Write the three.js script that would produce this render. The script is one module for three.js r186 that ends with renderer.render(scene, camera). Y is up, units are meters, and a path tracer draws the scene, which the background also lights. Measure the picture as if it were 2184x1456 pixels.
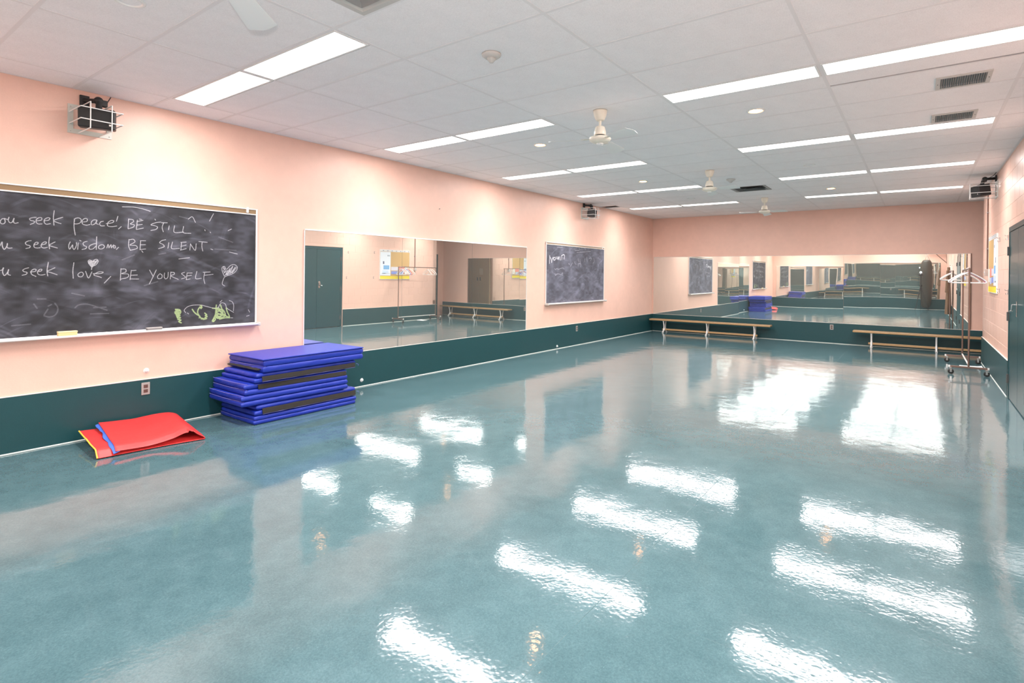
import * as THREE from 'three';
import { mergeGeometries } from 'three/addons/utils/BufferGeometryUtils.js';
import { RoundedBoxGeometry } from 'three/addons/geometries/RoundedBoxGeometry.js';
import { ImprovedNoise } from 'three/addons/math/ImprovedNoise.js';
import { RectAreaLightUniformsLib } from 'three/addons/lights/RectAreaLightUniformsLib.js';

// ---------------------------------------------------------------- camera, light level
// x to the right, y up, z = -D where D is the depth into the room (metres, camera at D = 0)
const scene = new THREE.Scene();
scene.background = new THREE.Color(0x000000);
const W = 2184, HPX = 1456, FOCAL = 1172.5, HORIZON = 586.2;
const EYE = 1.4897;
const camera = new THREE.PerspectiveCamera(2 * Math.atan(HPX / 2 / FOCAL) * 180 / Math.PI, W / HPX, 0.02, 80);
camera.setViewOffset(W, HPX, 0, HPX / 2 - HORIZON, W, HPX);      // shifted lens, no tilt
camera.position.set(0, EYE, 0);
camera.rotation.order = 'YXZ';
camera.rotation.y = 36.565 * Math.PI / 180;
camera.rotation.z = 0.0098;
scene.add(camera);
const PANEL_RADIANCE = 28;      // each fluorescent panel, even glow of its lens
const PANEL_BEAM = 4.8;         // downward beam of its prismatic lens, candela for each half
const PANEL_GLOW = 3;         // what the eye sees of its lens
const SPOT_POWER = 9;           // each warm downlight, candela
const renderer = new THREE.WebGLRenderer({ antialias: true });
renderer.toneMapping = THREE.LinearToneMapping;
renderer.toneMappingExposure = 1.0;
renderer.shadowMap.enabled = true;
RectAreaLightUniformsLib.init();

// ---------------------------------------------------------------- room measures
const XL = -5.913, XR = 0.913, XE = 2.03, DF = 14.473, DB = -0.96, DE = 12.98, H = 3.068, HB = 0.4655;
const GX = -1.836, GDX = 1.2192, GD = 2.158, GDD = 0.6096;   // ceiling grid

// ---------------------------------------------------------------- helpers
let seed = 7;
const rnd = () => { seed = (seed * 1664525 + 1013904223) >>> 0; return seed / 4294967296; };
const rr = (a, b) => a + (b - a) * rnd();
const noise = new ImprovedNoise();
const fbm = (x, y, z, o = 4) => { let s = 0, a = 0.5, f = 1; for (let i = 0; i < o; i++) { s += a * noise.noise(x * f, y * f, z + i * 7.3); a *= 0.5; f *= 2.03; } return s; };
const V = (x, y, D) => new THREE.Vector3(x, y, -D);
const used = {};
const numbered = n => { const k = used[n] = (used[n] ?? -1) + 1; return k ? `${n}_${String(k).padStart(3, '0')}` : n; };
function mesh(name, geo, mat, parent) {
  const m = new THREE.Mesh(geo, mat);
  m.castShadow = m.receiveShadow = true;
  m.name = parent ? name : numbered(name);
  (parent ?? scene).add(m);
  return m;
}
function thing(name, label, category, pos = [0, 0, 0], turn = 0, group) {
  const g = new THREE.Group();
  g.name = numbered(name); g.position.set(pos[0], pos[1], -pos[2]); g.rotation.y = turn;
  g.userData = { label, category };
  if (group) g.userData.group = group;
  scene.add(g);
  return g;
}
function tag(o, label, category, group) { o.userData.label = label; o.userData.category = category; if (group) o.userData.group = group; return o; }
function structure(name, label, category = 'wall') { const g = new THREE.Group(); g.name = name; g.userData = { kind: 'structure', label, category }; scene.add(g); return g; }
function merged(list) {
  return mergeGeometries(list.map(g => { const n = g.index ? g.toNonIndexed() : g; for (const k of Object.keys(n.attributes)) if (!['position', 'normal', 'uv'].includes(k)) n.deleteAttribute(k); return n; }));
}
// box by extents: x0..x1, y0..y1, depth d0..d1 ; uv in metres
function box(x0, x1, y0, y1, d0, d1) {
  const g = new THREE.BoxGeometry(x1 - x0, y1 - y0, d1 - d0);
  g.translate((x0 + x1) / 2, (y0 + y1) / 2, -(d0 + d1) / 2);
  const p = g.attributes.position, n = g.attributes.normal, uv = g.attributes.uv;
  for (let i = 0; i < p.count; i++) {
    const ax = Math.abs(n.getX(i)), ay = Math.abs(n.getY(i));
    if (ax > 0.5) uv.setXY(i, -p.getZ(i), p.getY(i)); else if (ay > 0.5) uv.setXY(i, p.getX(i), -p.getZ(i)); else uv.setXY(i, p.getX(i), p.getY(i));
  }
  return g;
}
function rbox(x0, x1, y0, y1, d0, d1, r = 0.006, s = 2) {
  const g = new RoundedBoxGeometry(x1 - x0, y1 - y0, d1 - d0, s, Math.min(r, (x1 - x0) / 2.01, (y1 - y0) / 2.01, (d1 - d0) / 2.01));
  g.translate((x0 + x1) / 2, (y0 + y1) / 2, -(d0 + d1) / 2);
  return g;
}
function rod(a, b, r, r2 = r, n = 10) {
  const d = b.clone().sub(a), g = new THREE.CylinderGeometry(r2, r, d.length(), n);
  g.applyQuaternion(new THREE.Quaternion().setFromUnitVectors(new THREE.Vector3(0, 1, 0), d.clone().normalize()));
  g.translate((a.x + b.x) / 2, (a.y + b.y) / 2, (a.z + b.z) / 2);
  return g;
}
const tube = (pts, r, seg = 24, rad = 8, closed = false, tension = 0.5) => new THREE.TubeGeometry(new THREE.CatmullRomCurve3(pts, closed, 'catmullrom', tension), seg, r, rad, closed);
const bent = (pts, r, rad = 8) => merged(pts.slice(1).map((p, i) => rod(pts[i], p, r, r, rad)).concat(pts.slice(1, -1).map(p => new THREE.SphereGeometry(r, rad, 6).translate(p.x, p.y, p.z))));
const lathe = (pts, n = 28) => new THREE.LatheGeometry(pts.map(p => new THREE.Vector2(p[0], p[1])), n);
// four bars of a flat rectangular frame, mitre-free; ax is the axis through the frame
function frameBars(ax, t0, t1, a0, a1, b0, b1, wa, wb = wa) {
  const bar = (p0, p1, q0, q1) => ax === 'x' ? box(t0, t1, p0, p1, q0, q1) : box(p0, p1, t0, t1, q0, q1);
  return merged([bar(a0, a0 + wa, b0, b1), bar(a1 - wa, a1, b0, b1), bar(a0 + wa, a1 - wa, b0, b0 + wb), bar(a0 + wa, a1 - wa, b1 - wb, b1)]);
}
// a sheet with thickness from fn(u, v) -> Vector3
function sheet(fn, nu, nv, thick) {
  const P = [], N = [];
  for (let i = 0; i <= nu; i++) for (let j = 0; j <= nv; j++) {
    const u = i / nu, v = j / nv, e = 1e-3, p = fn(u, v);
    const du = fn(Math.min(1, u + e), v).sub(fn(Math.max(0, u - e), v)), dv = fn(u, Math.min(1, v + e)).sub(fn(u, Math.max(0, v - e)));
    P.push(p); N.push(du.cross(dv).normalize());
  }
  const at = (i, j) => i * (nv + 1) + j, pos = [], uv = [], idx = [];
  for (const s of [0, 1]) P.forEach((p, k) => { const q = p.clone().addScaledVector(N[k], s ? -thick : 0); pos.push(q.x, q.y, q.z); uv.push(Math.floor(k / (nv + 1)) / nu, (k % (nv + 1)) / nv); });
  const M = P.length;
  for (let i = 0; i < nu; i++) for (let j = 0; j < nv; j++) {
    const a = at(i, j), b = at(i + 1, j), c = at(i + 1, j + 1), d = at(i, j + 1);
    idx.push(a, b, c, a, c, d, a + M, c + M, b + M, a + M, d + M, c + M);
  }
  const rim = []; for (let i = 0; i < nu; i++) rim.push([at(i, 0), at(i + 1, 0), 1], [at(i, nv), at(i + 1, nv), -1]);
  for (let j = 0; j < nv; j++) rim.push([at(0, j), at(0, j + 1), -1], [at(nu, j), at(nu, j + 1), 1]);
  for (const [a, b, s] of rim) s > 0 ? idx.push(a, a + M, b, b, a + M, b + M) : idx.push(a, b, a + M, b, b + M, a + M);
  const g = new THREE.BufferGeometry();
  g.setAttribute('position', new THREE.Float32BufferAttribute(pos, 3)); g.setAttribute('uv', new THREE.Float32BufferAttribute(uv, 2));
  g.setIndex(idx); g.computeVertexNormals();
  return g;
}
function texture(w, h, fn, srgb = true) {       // fn(x, y) -> [r, g, b] 0..255
  const d = new Uint8Array(w * h * 4);
  for (let y = 0; y < h; y++) for (let x = 0; x < w; x++) { const c = fn(x, y), k = (y * w + x) * 4; d[k] = c[0]; d[k + 1] = c[1]; d[k + 2] = c[2]; d[k + 3] = 255; }
  const t = new THREE.DataTexture(d, w, h); t.magFilter = THREE.LinearFilter; t.minFilter = THREE.LinearMipmapLinearFilter; t.generateMipmaps = true;
  t.wrapS = t.wrapT = THREE.RepeatWrapping; if (srgb) t.colorSpace = THREE.SRGBColorSpace; t.needsUpdate = true;
  return t;
}
const at = (t, rx, ry = rx) => { const c = t.clone(); c.repeat.set(rx, ry); c.needsUpdate = true; return c; };
const clamp = (v, a = 0, b = 255) => Math.max(a, Math.min(b, v));
// periodic value noise
function pnoise(n, s) { let q = s; const r = () => { q = (q * 1103515245 + 12345) & 0x7fffffff; return q / 0x7fffffff; }; const a = Float32Array.from({ length: n * n }, r);
  return (u, v) => { const x = u * n, y = v * n, i = Math.floor(x), j = Math.floor(y), fx = x - i, fy = y - j, sx = fx * fx * (3 - 2 * fx), sy = fy * fy * (3 - 2 * fy), m = k => ((k % n) + n) % n;
    const g = (p, o) => a[m(o) * n + m(p)]; return (g(i, j) * (1 - sx) + g(i + 1, j) * sx) * (1 - sy) + (g(i, j + 1) * (1 - sx) + g(i + 1, j + 1) * sx) * sy; }; }

// ---------------------------------------------------------------- materials
const n8 = pnoise(8, 3), n32 = pnoise(32, 5), n128 = pnoise(128, 9), n256 = pnoise(256, 11), n512 = pnoise(512, 12);
const FLOOR_RGB = [76, 104, 110];
const floorMap = texture(1024, 1024, (x, y) => { const u = x / 1024, v = y / 1024; const g = (n512(u, v) - 0.5) * 11 + (n256(u, v) - 0.5) * 7 + (n32(u, v) - 0.5) * 7 + (n8(u, v) - 0.5) * 8; const fleck = n512(v + 0.3, u) > 0.95 ? 14 : 0; return FLOOR_RGB.map(c => clamp(c + g + fleck)); });
const floorBump = texture(1024, 1024, (x, y) => { const u = x / 1024, v = y / 1024; const h = 0.5 * n32(u, v) + 0.32 * n128(u, v) + 0.18 * n256(u, v); return [h * 255, h * 255, h * 255]; }, false);
const paintBump = texture(512, 512, (x, y) => { const u = x / 512, v = y / 512, h = 0.5 * n128(u, v) + 0.3 * n256(u, v) + 0.2 * n32(u, v); return [h * 255, h * 255, h * 255]; }, false);
const paintMap = texture(512, 512, (x, y) => { const u = x / 512, v = y / 512, g = (n8(u, v) - 0.5) * 5 + (n32(u, v) - 0.5) * 4 + (n256(u, v) - 0.5) * 3; return [clamp(248 + g), clamp(248 + g), clamp(248 + g)]; });
const tileMap = texture(512, 512, (x, y) => { const u = x / 512, v = y / 512, g = (n256(u, v) - 0.5) * 12 + (n128(v, u) - 0.5) * 8 + (n8(u, v) - 0.5) * 4; const pit = n256(v + 0.2, u + 0.4) > 0.94 ? -26 : 0; return [clamp(249 + g + pit), clamp(249 + g + pit), clamp(249 + g + pit)]; });
const woodMap = texture(512, 128, (x, y) => { const u = x / 512, v = y / 128, g = 16 * Math.sin((v * 9 + n8(u * 0.5, v) * 1.3) * 6.283) + (n256(u * 0.15, v) - 0.5) * 26; return [clamp(172 + g), clamp(138 + g * 0.9), clamp(98 + g * 0.7)]; });
const clothBump = texture(256, 256, (x, y) => { const u = x / 256, v = y / 256, h = 0.6 * n256(u, v) + 0.4 * n32(u, v); return [h * 255, h * 255, h * 255]; }, false);
const M = (o, P = THREE.MeshStandardMaterial) => new P(o);
const L3 = (r, g, b) => new THREE.Color().setRGB(r, g, b);
const PEACH = L3(0.86, 0.555, 0.450), TEAL = L3(0.008, 0.060, 0.069);
const mat = {
  floor: M({ map: at(floorMap, 0.5), bumpMap: at(floorBump, 0.5), bumpScale: 0.00045, roughness: 0.075, ior: 1.56 }, THREE.MeshPhysicalMaterial),
  peach: M({ color: PEACH, map: at(paintMap, 0.5), bumpMap: at(paintBump, 1.4), bumpScale: 0.0004, roughness: 0.42 }),
  block: M({ color: PEACH, map: at(paintMap, 0.5), bumpMap: at(paintBump, 2), bumpScale: 0.0009, roughness: 0.3 }),
  teal: M({ color: TEAL, map: at(paintMap, 0.7), bumpMap: at(paintBump, 1.4), bumpScale: 0.0004, roughness: 0.42 }),
  tealDoor: M({ color: TEAL, map: at(paintMap, 0.7), roughness: 0.28 }),
  strip: M({ color: L3(0.62, 0.66, 0.62), roughness: 0.5 }),
  lip: M({ color: L3(0.80, 0.72, 0.66), roughness: 0.45 }),
  tile: M({ color: L3(0.93, 0.90, 0.905), map: at(tileMap, 1.5), bumpMap: at(clothBump, 4), bumpScale: 0.0006, roughness: 0.95 }),
  tee: M({ color: L3(0.80, 0.77, 0.77), roughness: 0.6 }),
  plenum: M({ color: L3(0.06, 0.06, 0.06), roughness: 1 }),
  white: M({ color: L3(0.82, 0.81, 0.79), roughness: 0.4 }),
  cream: M({ color: L3(0.80, 0.75, 0.64), roughness: 0.35 }),
  aluminium: M({ color: L3(0.82, 0.80, 0.78), roughness: 0.38, metalness: 0.35 }),
  chrome: M({ color: L3(0.62, 0.60, 0.58), roughness: 0.22, metalness: 1 }),
  tube: M({ color: L3(0.20, 0.125, 0.10), roughness: 0.35, metalness: 0.35 }),
  black: M({ color: L3(0.016, 0.016, 0.017), roughness: 0.5 }),
  rubber: M({ color: L3(0.02, 0.02, 0.02), roughness: 0.8 }),
  mirror: M({ color: L3(0.86, 0.90, 0.865), roughness: 0.0, metalness: 0.95 }),
  mirrorBack: M({ color: L3(0.25, 0.27, 0.26), roughness: 0.6 }),
  cork: M({ color: L3(0.56, 0.36, 0.15), bumpMap: at(clothBump, 10), bumpScale: 0.001, roughness: 0.95 }),
  wood: M({ map: at(woodMap, 0.8, 6), roughness: 0.35 }),
  brownWood: M({ color: L3(0.46, 0.30, 0.18), bumpMap: at(clothBump, 2), bumpScale: 0.0003, roughness: 0.45 }),
  blue: M({ color: L3(0.009, 0.032, 0.36), bumpMap: at(clothBump, 3), bumpScale: 0.0006, roughness: 0.44 }),
  blueEdge: M({ color: L3(0.16, 0.16, 0.5), roughness: 0.5 }),
  velcro: M({ color: L3(0.036, 0.032, 0.029), bumpMap: at(clothBump, 8), bumpScale: 0.002, roughness: 1 }),
  red: M({ color: L3(0.66, 0.036, 0.036), bumpMap: at(clothBump, 2), bumpScale: 0.0008, roughness: 0.42 }),
  yellow: M({ color: L3(0.86, 0.56, 0.07), roughness: 0.6 }),
  ventGrey: M({ color: L3(0.30, 0.29, 0.28), roughness: 0.5 }),
  ventFrame: M({ color: L3(0.55, 0.53, 0.50), roughness: 0.5 }),
  ventDark: M({ color: L3(0.085, 0.086, 0.084), roughness: 0.7 }),
  galvanised: M({ color: L3(0.42, 0.43, 0.43), roughness: 0.5, metalness: 0.4 }),
  paper: M({ color: L3(0.80, 0.82, 0.84), roughness: 0.8 }),
  lens: M({ color: L3(0.9, 0.9, 0.9), emissive: L3(1, 0.985, 0.965), emissiveIntensity: PANEL_GLOW, roughness: 0.6 }),
  warm: M({ color: L3(0.9, 0.8, 0.7), emissive: L3(1, 0.42, 0.14), emissiveIntensity: 34, roughness: 0.5 }),
  off: M({ color: L3(0.30, 0.27, 0.25), roughness: 0.4 }),
  leather: M({ color: L3(0.040, 0.036, 0.028), bumpMap: at(clothBump, 3), bumpScale: 0.001, roughness: 0.45 }),
};

// ================================================================ ROOM SHELL
const label_part = (o, l) => { o.userData.label = l; return o; };
{ // floor: one welded vinyl sheet over a slightly uneven slab
  const g = structure('floor', 'glossy teal sheet vinyl floor', 'floor');
  const x0 = XL - 0.02, x1 = XE + 0.02, d0 = DB - 0.02, d1 = DF + 0.02, nx = 260, nd = 500, pos = [], uv = [], idx = [];
  const wave = (x, d) => Math.min(0, -0.0014 + 0.0022 * fbm(x * 1.5, d * 1.3, 1.7, 2) + 0.0006 * noise.noise(x * 5.0, d * 4.2, 4.1) + 0.00022 * noise.noise(x * 11, d * 10, 7.7));
  for (let j = 0; j <= nd; j++) for (let i = 0; i <= nx; i++) { const x = x0 + (x1 - x0) * i / nx, d = d0 + (d1 - d0) * j / nd; pos.push(x, wave(x, d), -d); uv.push(x, d); }
  for (let j = 0; j < nd; j++) for (let i = 0; i < nx; i++) { const a = j * (nx + 1) + i, b = a + 1, c = a + nx + 1; idx.push(a, b, c, b, c + 1, c); }
  const fg = new THREE.BufferGeometry(); fg.setAttribute('position', new THREE.Float32BufferAttribute(pos, 3)); fg.setAttribute('uv', new THREE.Float32BufferAttribute(uv, 2)); fg.setIndex(idx); fg.computeVertexNormals();
  mesh('vinyl_sheet', fg, mat.floor, g);
  mesh('slab', box(x0, x1, -0.2, -0.006, d0, d1), mat.plenum, g);
  const weld = M({ color: L3(0.05, 0.12, 0.135), roughness: 0.25 });
  const seam = pts => { const q = []; pts.slice(1).forEach((p, i) => { const o = pts[i], n = Math.ceil(Math.hypot(p[0] - o[0], p[1] - o[1]) / 0.1); for (let k = 0; k < n; k++) q.push([o[0] + (p[0] - o[0]) * k / n, o[1] + (p[1] - o[1]) * k / n]); }); q.push(pts.at(-1));
    mesh('weld_seam', merged(q.slice(1).map((p, i) => rod(V(q[i][0], wave(...q[i]) - 0.0007, q[i][1]), V(p[0], wave(...p) - 0.0007, p[1]), 0.0016, 0.0016, 6))), weld, g); };
  seam([[-1.168, 0.4], [-1.168, 1.6], [-1.168, 2.9], [-1.185, 5.5], [-1.19, 9], [-1.19, 14.3]]);
  seam([[-1.166, 2.303], [-0.98, 2.307], [0.88, 2.31]]);
}
const wallLeft = structure('wall_left', 'long smooth peach painted wall with chalkboards and mirror');
mesh('plaster', box(XL - 0.15, XL, -0.2, H + 0.6, DB - 0.15, DF + 0.15), mat.peach, wallLeft);
const wallFar = structure('wall_far', 'peach painted end wall above the long mirror');
mesh('plaster', box(XL, XE + 0.15, -0.2, H + 0.6, DF, DF + 0.15), mat.peach, wallFar);
const wallBack = structure('wall_back', 'peach painted wall behind the camera');
mesh('plaster', box(XL, XR + 0.15, -0.2, H + 0.6, DB - 0.15, DB), mat.peach, wallBack);
const wallRecess = structure('wall_recess', 'peach walls of the entrance recess');
mesh('plaster', box(XE, XE + 0.15, -0.2, H + 0.6, DE, DF), mat.peach, wallRecess);
mesh('plaster', box(XR, XE + 0.15, -0.2, H + 0.6, DE - 0.15, DE), mat.peach, wallRecess);

{ // right wall: painted concrete blocks in running bond round the double door
  const g = structure('wall_right', 'peach painted concrete block wall with double teal door');
  const d0 = 7.72, d1 = 9.34, top = 2.16;
  mesh('mortar', merged([box(XR + 0.0026, XR + 0.15, -0.2, H + 0.6, DB - 0.15, d0), box(XR + 0.0026, XR + 0.15, -0.2, H + 0.6, d1, DE - 0.15), box(XR + 0.0026, XR + 0.15, top, H + 0.6, d0, d1), box(XR + 0.12, XR + 0.15, -0.2, top, d0, d1)]), mat.block, g);
  const CL = 0.4064, CH = 0.2032, J = 0.004, cache = {};
  const blockGeo = (len, hgt) => {
    const k = len.toFixed(3) + '_' + hgt.toFixed(3); if (cache[k]) return cache[k];
    const a = len / 2, b = hgt / 2, c = 0.0022, F = [[-a + c, -b + c], [a - c, -b + c], [a - c, b - c], [-a + c, b - c]], B = [[-a, -b], [a, -b], [a, b], [-a, b]], pos = [], uv = [];
    const put = (p, x) => { pos.push(x, p[1], -p[0]); uv.push(p[0], p[1]); };
    const quad = (p, px, q, qx, r, rx, s, sx) => { put(p, px); put(q, qx); put(r, rx); put(p, px); put(r, rx); put(s, sx); };
    quad(F[0], 0, F[1], 0, F[2], 0, F[3], 0);
    for (let i = 0; i < 4; i++) { const j = (i + 1) % 4; quad(B[i], 0.0032, B[j], 0.0032, F[j], 0, F[i], 0); }
    const gg = new THREE.BufferGeometry(); gg.setAttribute('position', new THREE.Float32BufferAttribute(pos, 3)); gg.setAttribute('uv', new THREE.Float32BufferAttribute(uv, 2)); gg.computeVertexNormals();
    return cache[k] = gg;
  };
  const rest = [];
  for (let r = 2; r * CH < H; r++) {
    const y0 = Math.max(r * CH, HB - 0.03), y1 = Math.min((r + 1) * CH, H + 0.02);
    for (let k = -4; k < 34; k++) {
      let a = k * CL + (r % 2 ? CL / 2 : 0), b = a + CL;
      a = Math.max(a, DB); b = Math.min(b, DE);
      if (y0 < top - 0.02) { if (a < d1 && b > d1) a = d1; else if (a < d0 && b > d0) b = d0; else if (a >= d0 && b <= d1) continue; }
      if (b - a < 0.06) continue;
      const yy1 = y1, gg = blockGeo(b - a - J, yy1 - y0 - J);
      if ((a + b) / 2 > 5.2) { const m = mesh('block', gg, mat.block, g); m.position.set(XR, (y0 + yy1) / 2, -(a + b) / 2); }
      else rest.push(gg.clone().translate(XR, (y0 + yy1) / 2, -(a + b) / 2));
    }
  }
  const s = mesh('block_courses', merged(rest), mat.block, g); s.userData.kind = 'stuff';
}
// teal lower band, 14 mm proud, light lip on top and light cove line at the floor
function band(name, label, runs) {
  const g = structure(name, label, 'baseboard');
  const T = 0.014;
  mesh('painted_band', merged(runs.map(([ax, a0, a1, p, s]) => ax === 'd' ? box(Math.min(p, p + s * T), Math.max(p, p + s * T), 0.0, HB - 0.004, a0, a1) : box(a0, a1, 0.0, HB - 0.004, Math.min(p, p + s * T), Math.max(p, p + s * T)))), mat.teal, g);
  mesh('top_lip', merged(runs.map(([ax, a0, a1, p, s]) => ax === 'd' ? rbox(Math.min(p, p + s * (T + 0.002)), Math.max(p, p + s * (T + 0.002)), HB - 0.004, HB + 0.003, a0, a1, 0.003) : rbox(a0, a1, HB - 0.004, HB + 0.003, Math.min(p, p + s * (T + 0.002)), Math.max(p, p + s * (T + 0.002)), 0.003))), mat.lip, g);
  mesh('floor_bead', merged(runs.map(([ax, a0, a1, p, s]) => ax === 'd' ? rod(V(p + s * (T + 0.003), 0.003, a0), V(p + s * (T + 0.003), 0.003, a1), 0.007, 0.007, 8) : rod(V(a0, 0.003, p + s * (T + 0.003)), V(a1, 0.003, p + s * (T + 0.003)), 0.007, 0.007, 8))), mat.strip, g);
}
band('baseboard_left', 'dark teal painted band along the chalkboard wall', [['d', DB, DF, XL, 1]]);
band('baseboard_far', 'dark teal painted band under the end mirror', [['x', XL + 0.014, XE, DF, -1]]);
band('baseboard_right', 'dark teal painted band along the block wall', [['d', DB, 7.70, XR, -1], ['d', 9.36, DE + 0.014, XR, -1]]);
band('baseboard_back', 'dark teal painted band behind the camera', [['x', XL + 0.014, XR - 0.014, DB, 1]]);

// ---------------------------------------------------------------- ceiling: lay-in tiles on a tee grid
const GRILLES = [[0.262, 5.615, 'slotted grey return grille beside the second right panel pair'], [0.252, 6.82, 'slotted grey return grille just before the third right panel pair']];
const LIGHT_ROWS = [GD - 4 * GDD, GD, GD + 4 * GDD, GD + 8 * GDD, GD + 12 * GDD, GD + 16 * GDD];
{
  const g = structure('ceiling', 'white lay-in tile ceiling', 'ceiling');
  mesh('deck', box(XL - 0.15, XE + 0.15, H + 0.5, H + 0.6, DB - 0.15, DF + 0.15), mat.plenum, g);
  const xs = [XL]; for (let k = -3; k <= 2; k++) { const x = GX + k * GDX; if (x > XL + 0.05) xs.push(x); } xs.push(XE);
  const ds = [DB]; for (let k = -5; k <= 20; k++) { const d = GD + k * GDD; if (d > DB + 0.05 && d < DF - 0.03) ds.push(d); } ds.push(DF);
  const clips = x => x < XR + 0.2 ? DF : DF;
  const cache = {};
  const tileGeo = (w, l) => { const k = w.toFixed(3) + l.toFixed(3); return cache[k] ??= box(-w / 2, w / 2, 0, 0.014, -l / 2, l / 2); };
  const tile = (x0, x1, d0, d1, o = {}) => { const w = x1 - x0 - 0.006, l = d1 - d0 - 0.006; if (w < 0.03 || l < 0.03) return; const m = mesh('ceiling_tile', tileGeo(w, l), mat.tile, g); m.position.set((x0 + x1) / 2 + (o.dx ?? 0), H + 0.0019 + (o.dy ?? 0) + rr(0, 0.0004), -((d0 + d1) / 2 + (o.dd ?? 0))); if (o.rot) m.rotation.y = o.rot; if (o.tilt) m.rotation.x = o.tilt; };
  for (let i = 0; i + 1 < xs.length; i++) for (let j = 0; j + 1 < ds.length; j++) {
    const x0 = xs[i], x1 = xs[i + 1], d0 = ds[j], d1 = ds[j + 1];
    const last = i === xs.length - 2;
    const lightBay = [1, 2, 4, 5].includes(i) && !last, isLight = lightBay && LIGHT_ROWS.some(r => Math.abs(r - d0) < 0.01);
    const diff = i === 3 && (Math.abs(d0 - (GD - GDD)) < 0.01 || Math.abs(d0 - (GD + 13 * GDD)) < 0.01);
    if (last && d1 <= DE) { tile(x0, XR, d0, d1); continue; }          // cut against the block wall
    if (isLight) { const short = i === 5 && Math.abs(d0 - (GD + 4 * GDD)) < 0.01; tile(x0, x1, d0 + 0.3048, d1 - (short ? 0.03 : 0), short ? { rot: -0.008 } : {}); continue; }   // one cut tile is too short and leaves a gap
    if (diff) { const c = (x0 + x1) / 2; tile(x0, c - 0.3048, d0, d1); tile(c + 0.3048, x1, d0, d1); continue; }
    if (i === 0 && d0 > 11.2 && d0 < 11.4) { tile(x0 + 0.0, x1, d0 + 0.30, d1); continue; }   // half a tile is missing next to the far wall speaker
    if (i === 5 && GRILLES.some(q => q[1] > d0 && q[1] < d1)) {        // tile cut out for a return grille
      const q = GRILLES.find(p => p[1] > d0 && p[1] < d1), w = x1 - x0 - 0.006, l = d1 - d0 - 0.006, cx = (x0 + x1) / 2, cd = (d0 + d1) / 2;
      const sp = new THREE.Shape([[-w / 2, -l / 2], [w / 2, -l / 2], [w / 2, l / 2], [-w / 2, l / 2]].map(p => new THREE.Vector2(...p))), hx = q[0] - cx, hd = q[1] - cd;
      sp.holes.push(new THREE.Path([[hx - 0.15, hd - 0.145], [hx - 0.15, hd + 0.145], [hx + 0.15, hd + 0.145], [hx + 0.15, hd - 0.145]].map(p => new THREE.Vector2(...p))));
      const eg = new THREE.ExtrudeGeometry(sp, { depth: 0.014, bevelEnabled: false }); eg.rotateX(-Math.PI / 2);
      const m = mesh('ceiling_tile', eg, mat.tile, g); m.position.set(cx, H + 0.0019, -cd); continue;
    }
    tile(x0, x1, d0, d1);
  }
  for (const x of xs.slice(1, -1)) mesh('main_tee', merged([box(x - 0.012, x + 0.012, H, H + 0.002, DB, DF), box(x - 0.0015, x + 0.0015, H + 0.002, H + 0.035, DB, DF)]), mat.tee, g);
  for (const d of ds.slice(1, -1)) mesh('cross_tee', merged([box(XL, d > DE ? XE : XR, H - 0.0003, H + 0.0018, d - 0.012, d + 0.012), box(XL, d > DE ? XE : XR, H + 0.002, H + 0.03, d - 0.0015, d + 0.0015)]), mat.tee, g);
  mesh('wall_angle', merged([box(XL, XL + 0.02, H - 0.0004, H + 0.0016, DB, DF), box(XL, XE, H - 0.0004, H + 0.0016, DF - 0.02, DF), box(XR - 0.02, XR, H - 0.0004, H + 0.0016, DB, DE), box(XL, XR, H - 0.0004, H + 0.0016, DB, DB + 0.02)]), mat.tee, g);
}

// ================================================================ CEILING FIXTURES
const ROWNAME = ['row behind the camera', 'first row', 'second row', 'third row', 'fourth row', 'fifth row'];
LIGHT_ROWS.forEach((d, r) => [[-3, 'left pair, panel nearer the chalkboard wall'], [-2, 'left pair, panel nearer the fans'], [0, 'right pair, panel nearer the fans'], [1, 'right pair, panel nearer the block wall']].forEach(([k, which]) => {
  const x0 = GX + k * GDX + (k === 1 ? 0.0 : 0), x1 = x0 + GDX, cx = (x0 + x1) / 2, cd = d + 0.1524;
  const t = thing('fluorescent_panel', `fluorescent ceiling panel, ${ROWNAME[r]}, ${which}`, 'ceiling light', [cx, H, cd], 0, 'fluorescent ceiling panels');
  const hw = GDX / 2 - 0.013, hd = 0.1524 - 0.013;
  mesh('door_frame', frameBars('y', -0.004, 0.004, -hw, hw, -hd, hd, 0.014), mat.white, t);
  mesh('housing', merged([box(-hw, hw, 0.085, 0.09, -hd, hd), frameBars('y', 0.004, 0.085, -hw, hw, -hd, hd, 0.004)]), mat.white, t);
  mesh('diffuser', box(-hw + 0.012, hw - 0.012, -0.001, 0.003, -hd + 0.012, hd - 0.012), mat.lens, t);
  const l = new THREE.RectAreaLight(new THREE.Color(1, 0.95, 0.935), PANEL_RADIANCE, 2 * hw - 0.03, 2 * hd - 0.03);
  l.position.set(0, -0.006, 0); l.rotation.x = -Math.PI / 2; t.add(l);
  for (const s of [-0.32, 0.32]) { const b = new THREE.SpotLight(new THREE.Color(1, 0.95, 0.935), PANEL_BEAM, 0, 1.12, 0.45, 2); b.position.set(s, -0.012, 0); b.target.position.set(s, -1, 0); b.castShadow = k === -3 && s < 0; b.shadow.radius = 6.5;   // shadow maps only for the beams beside the wall, so that a raster renderer keeps within its texture units
     t.add(b, b.target); }
}));
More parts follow.
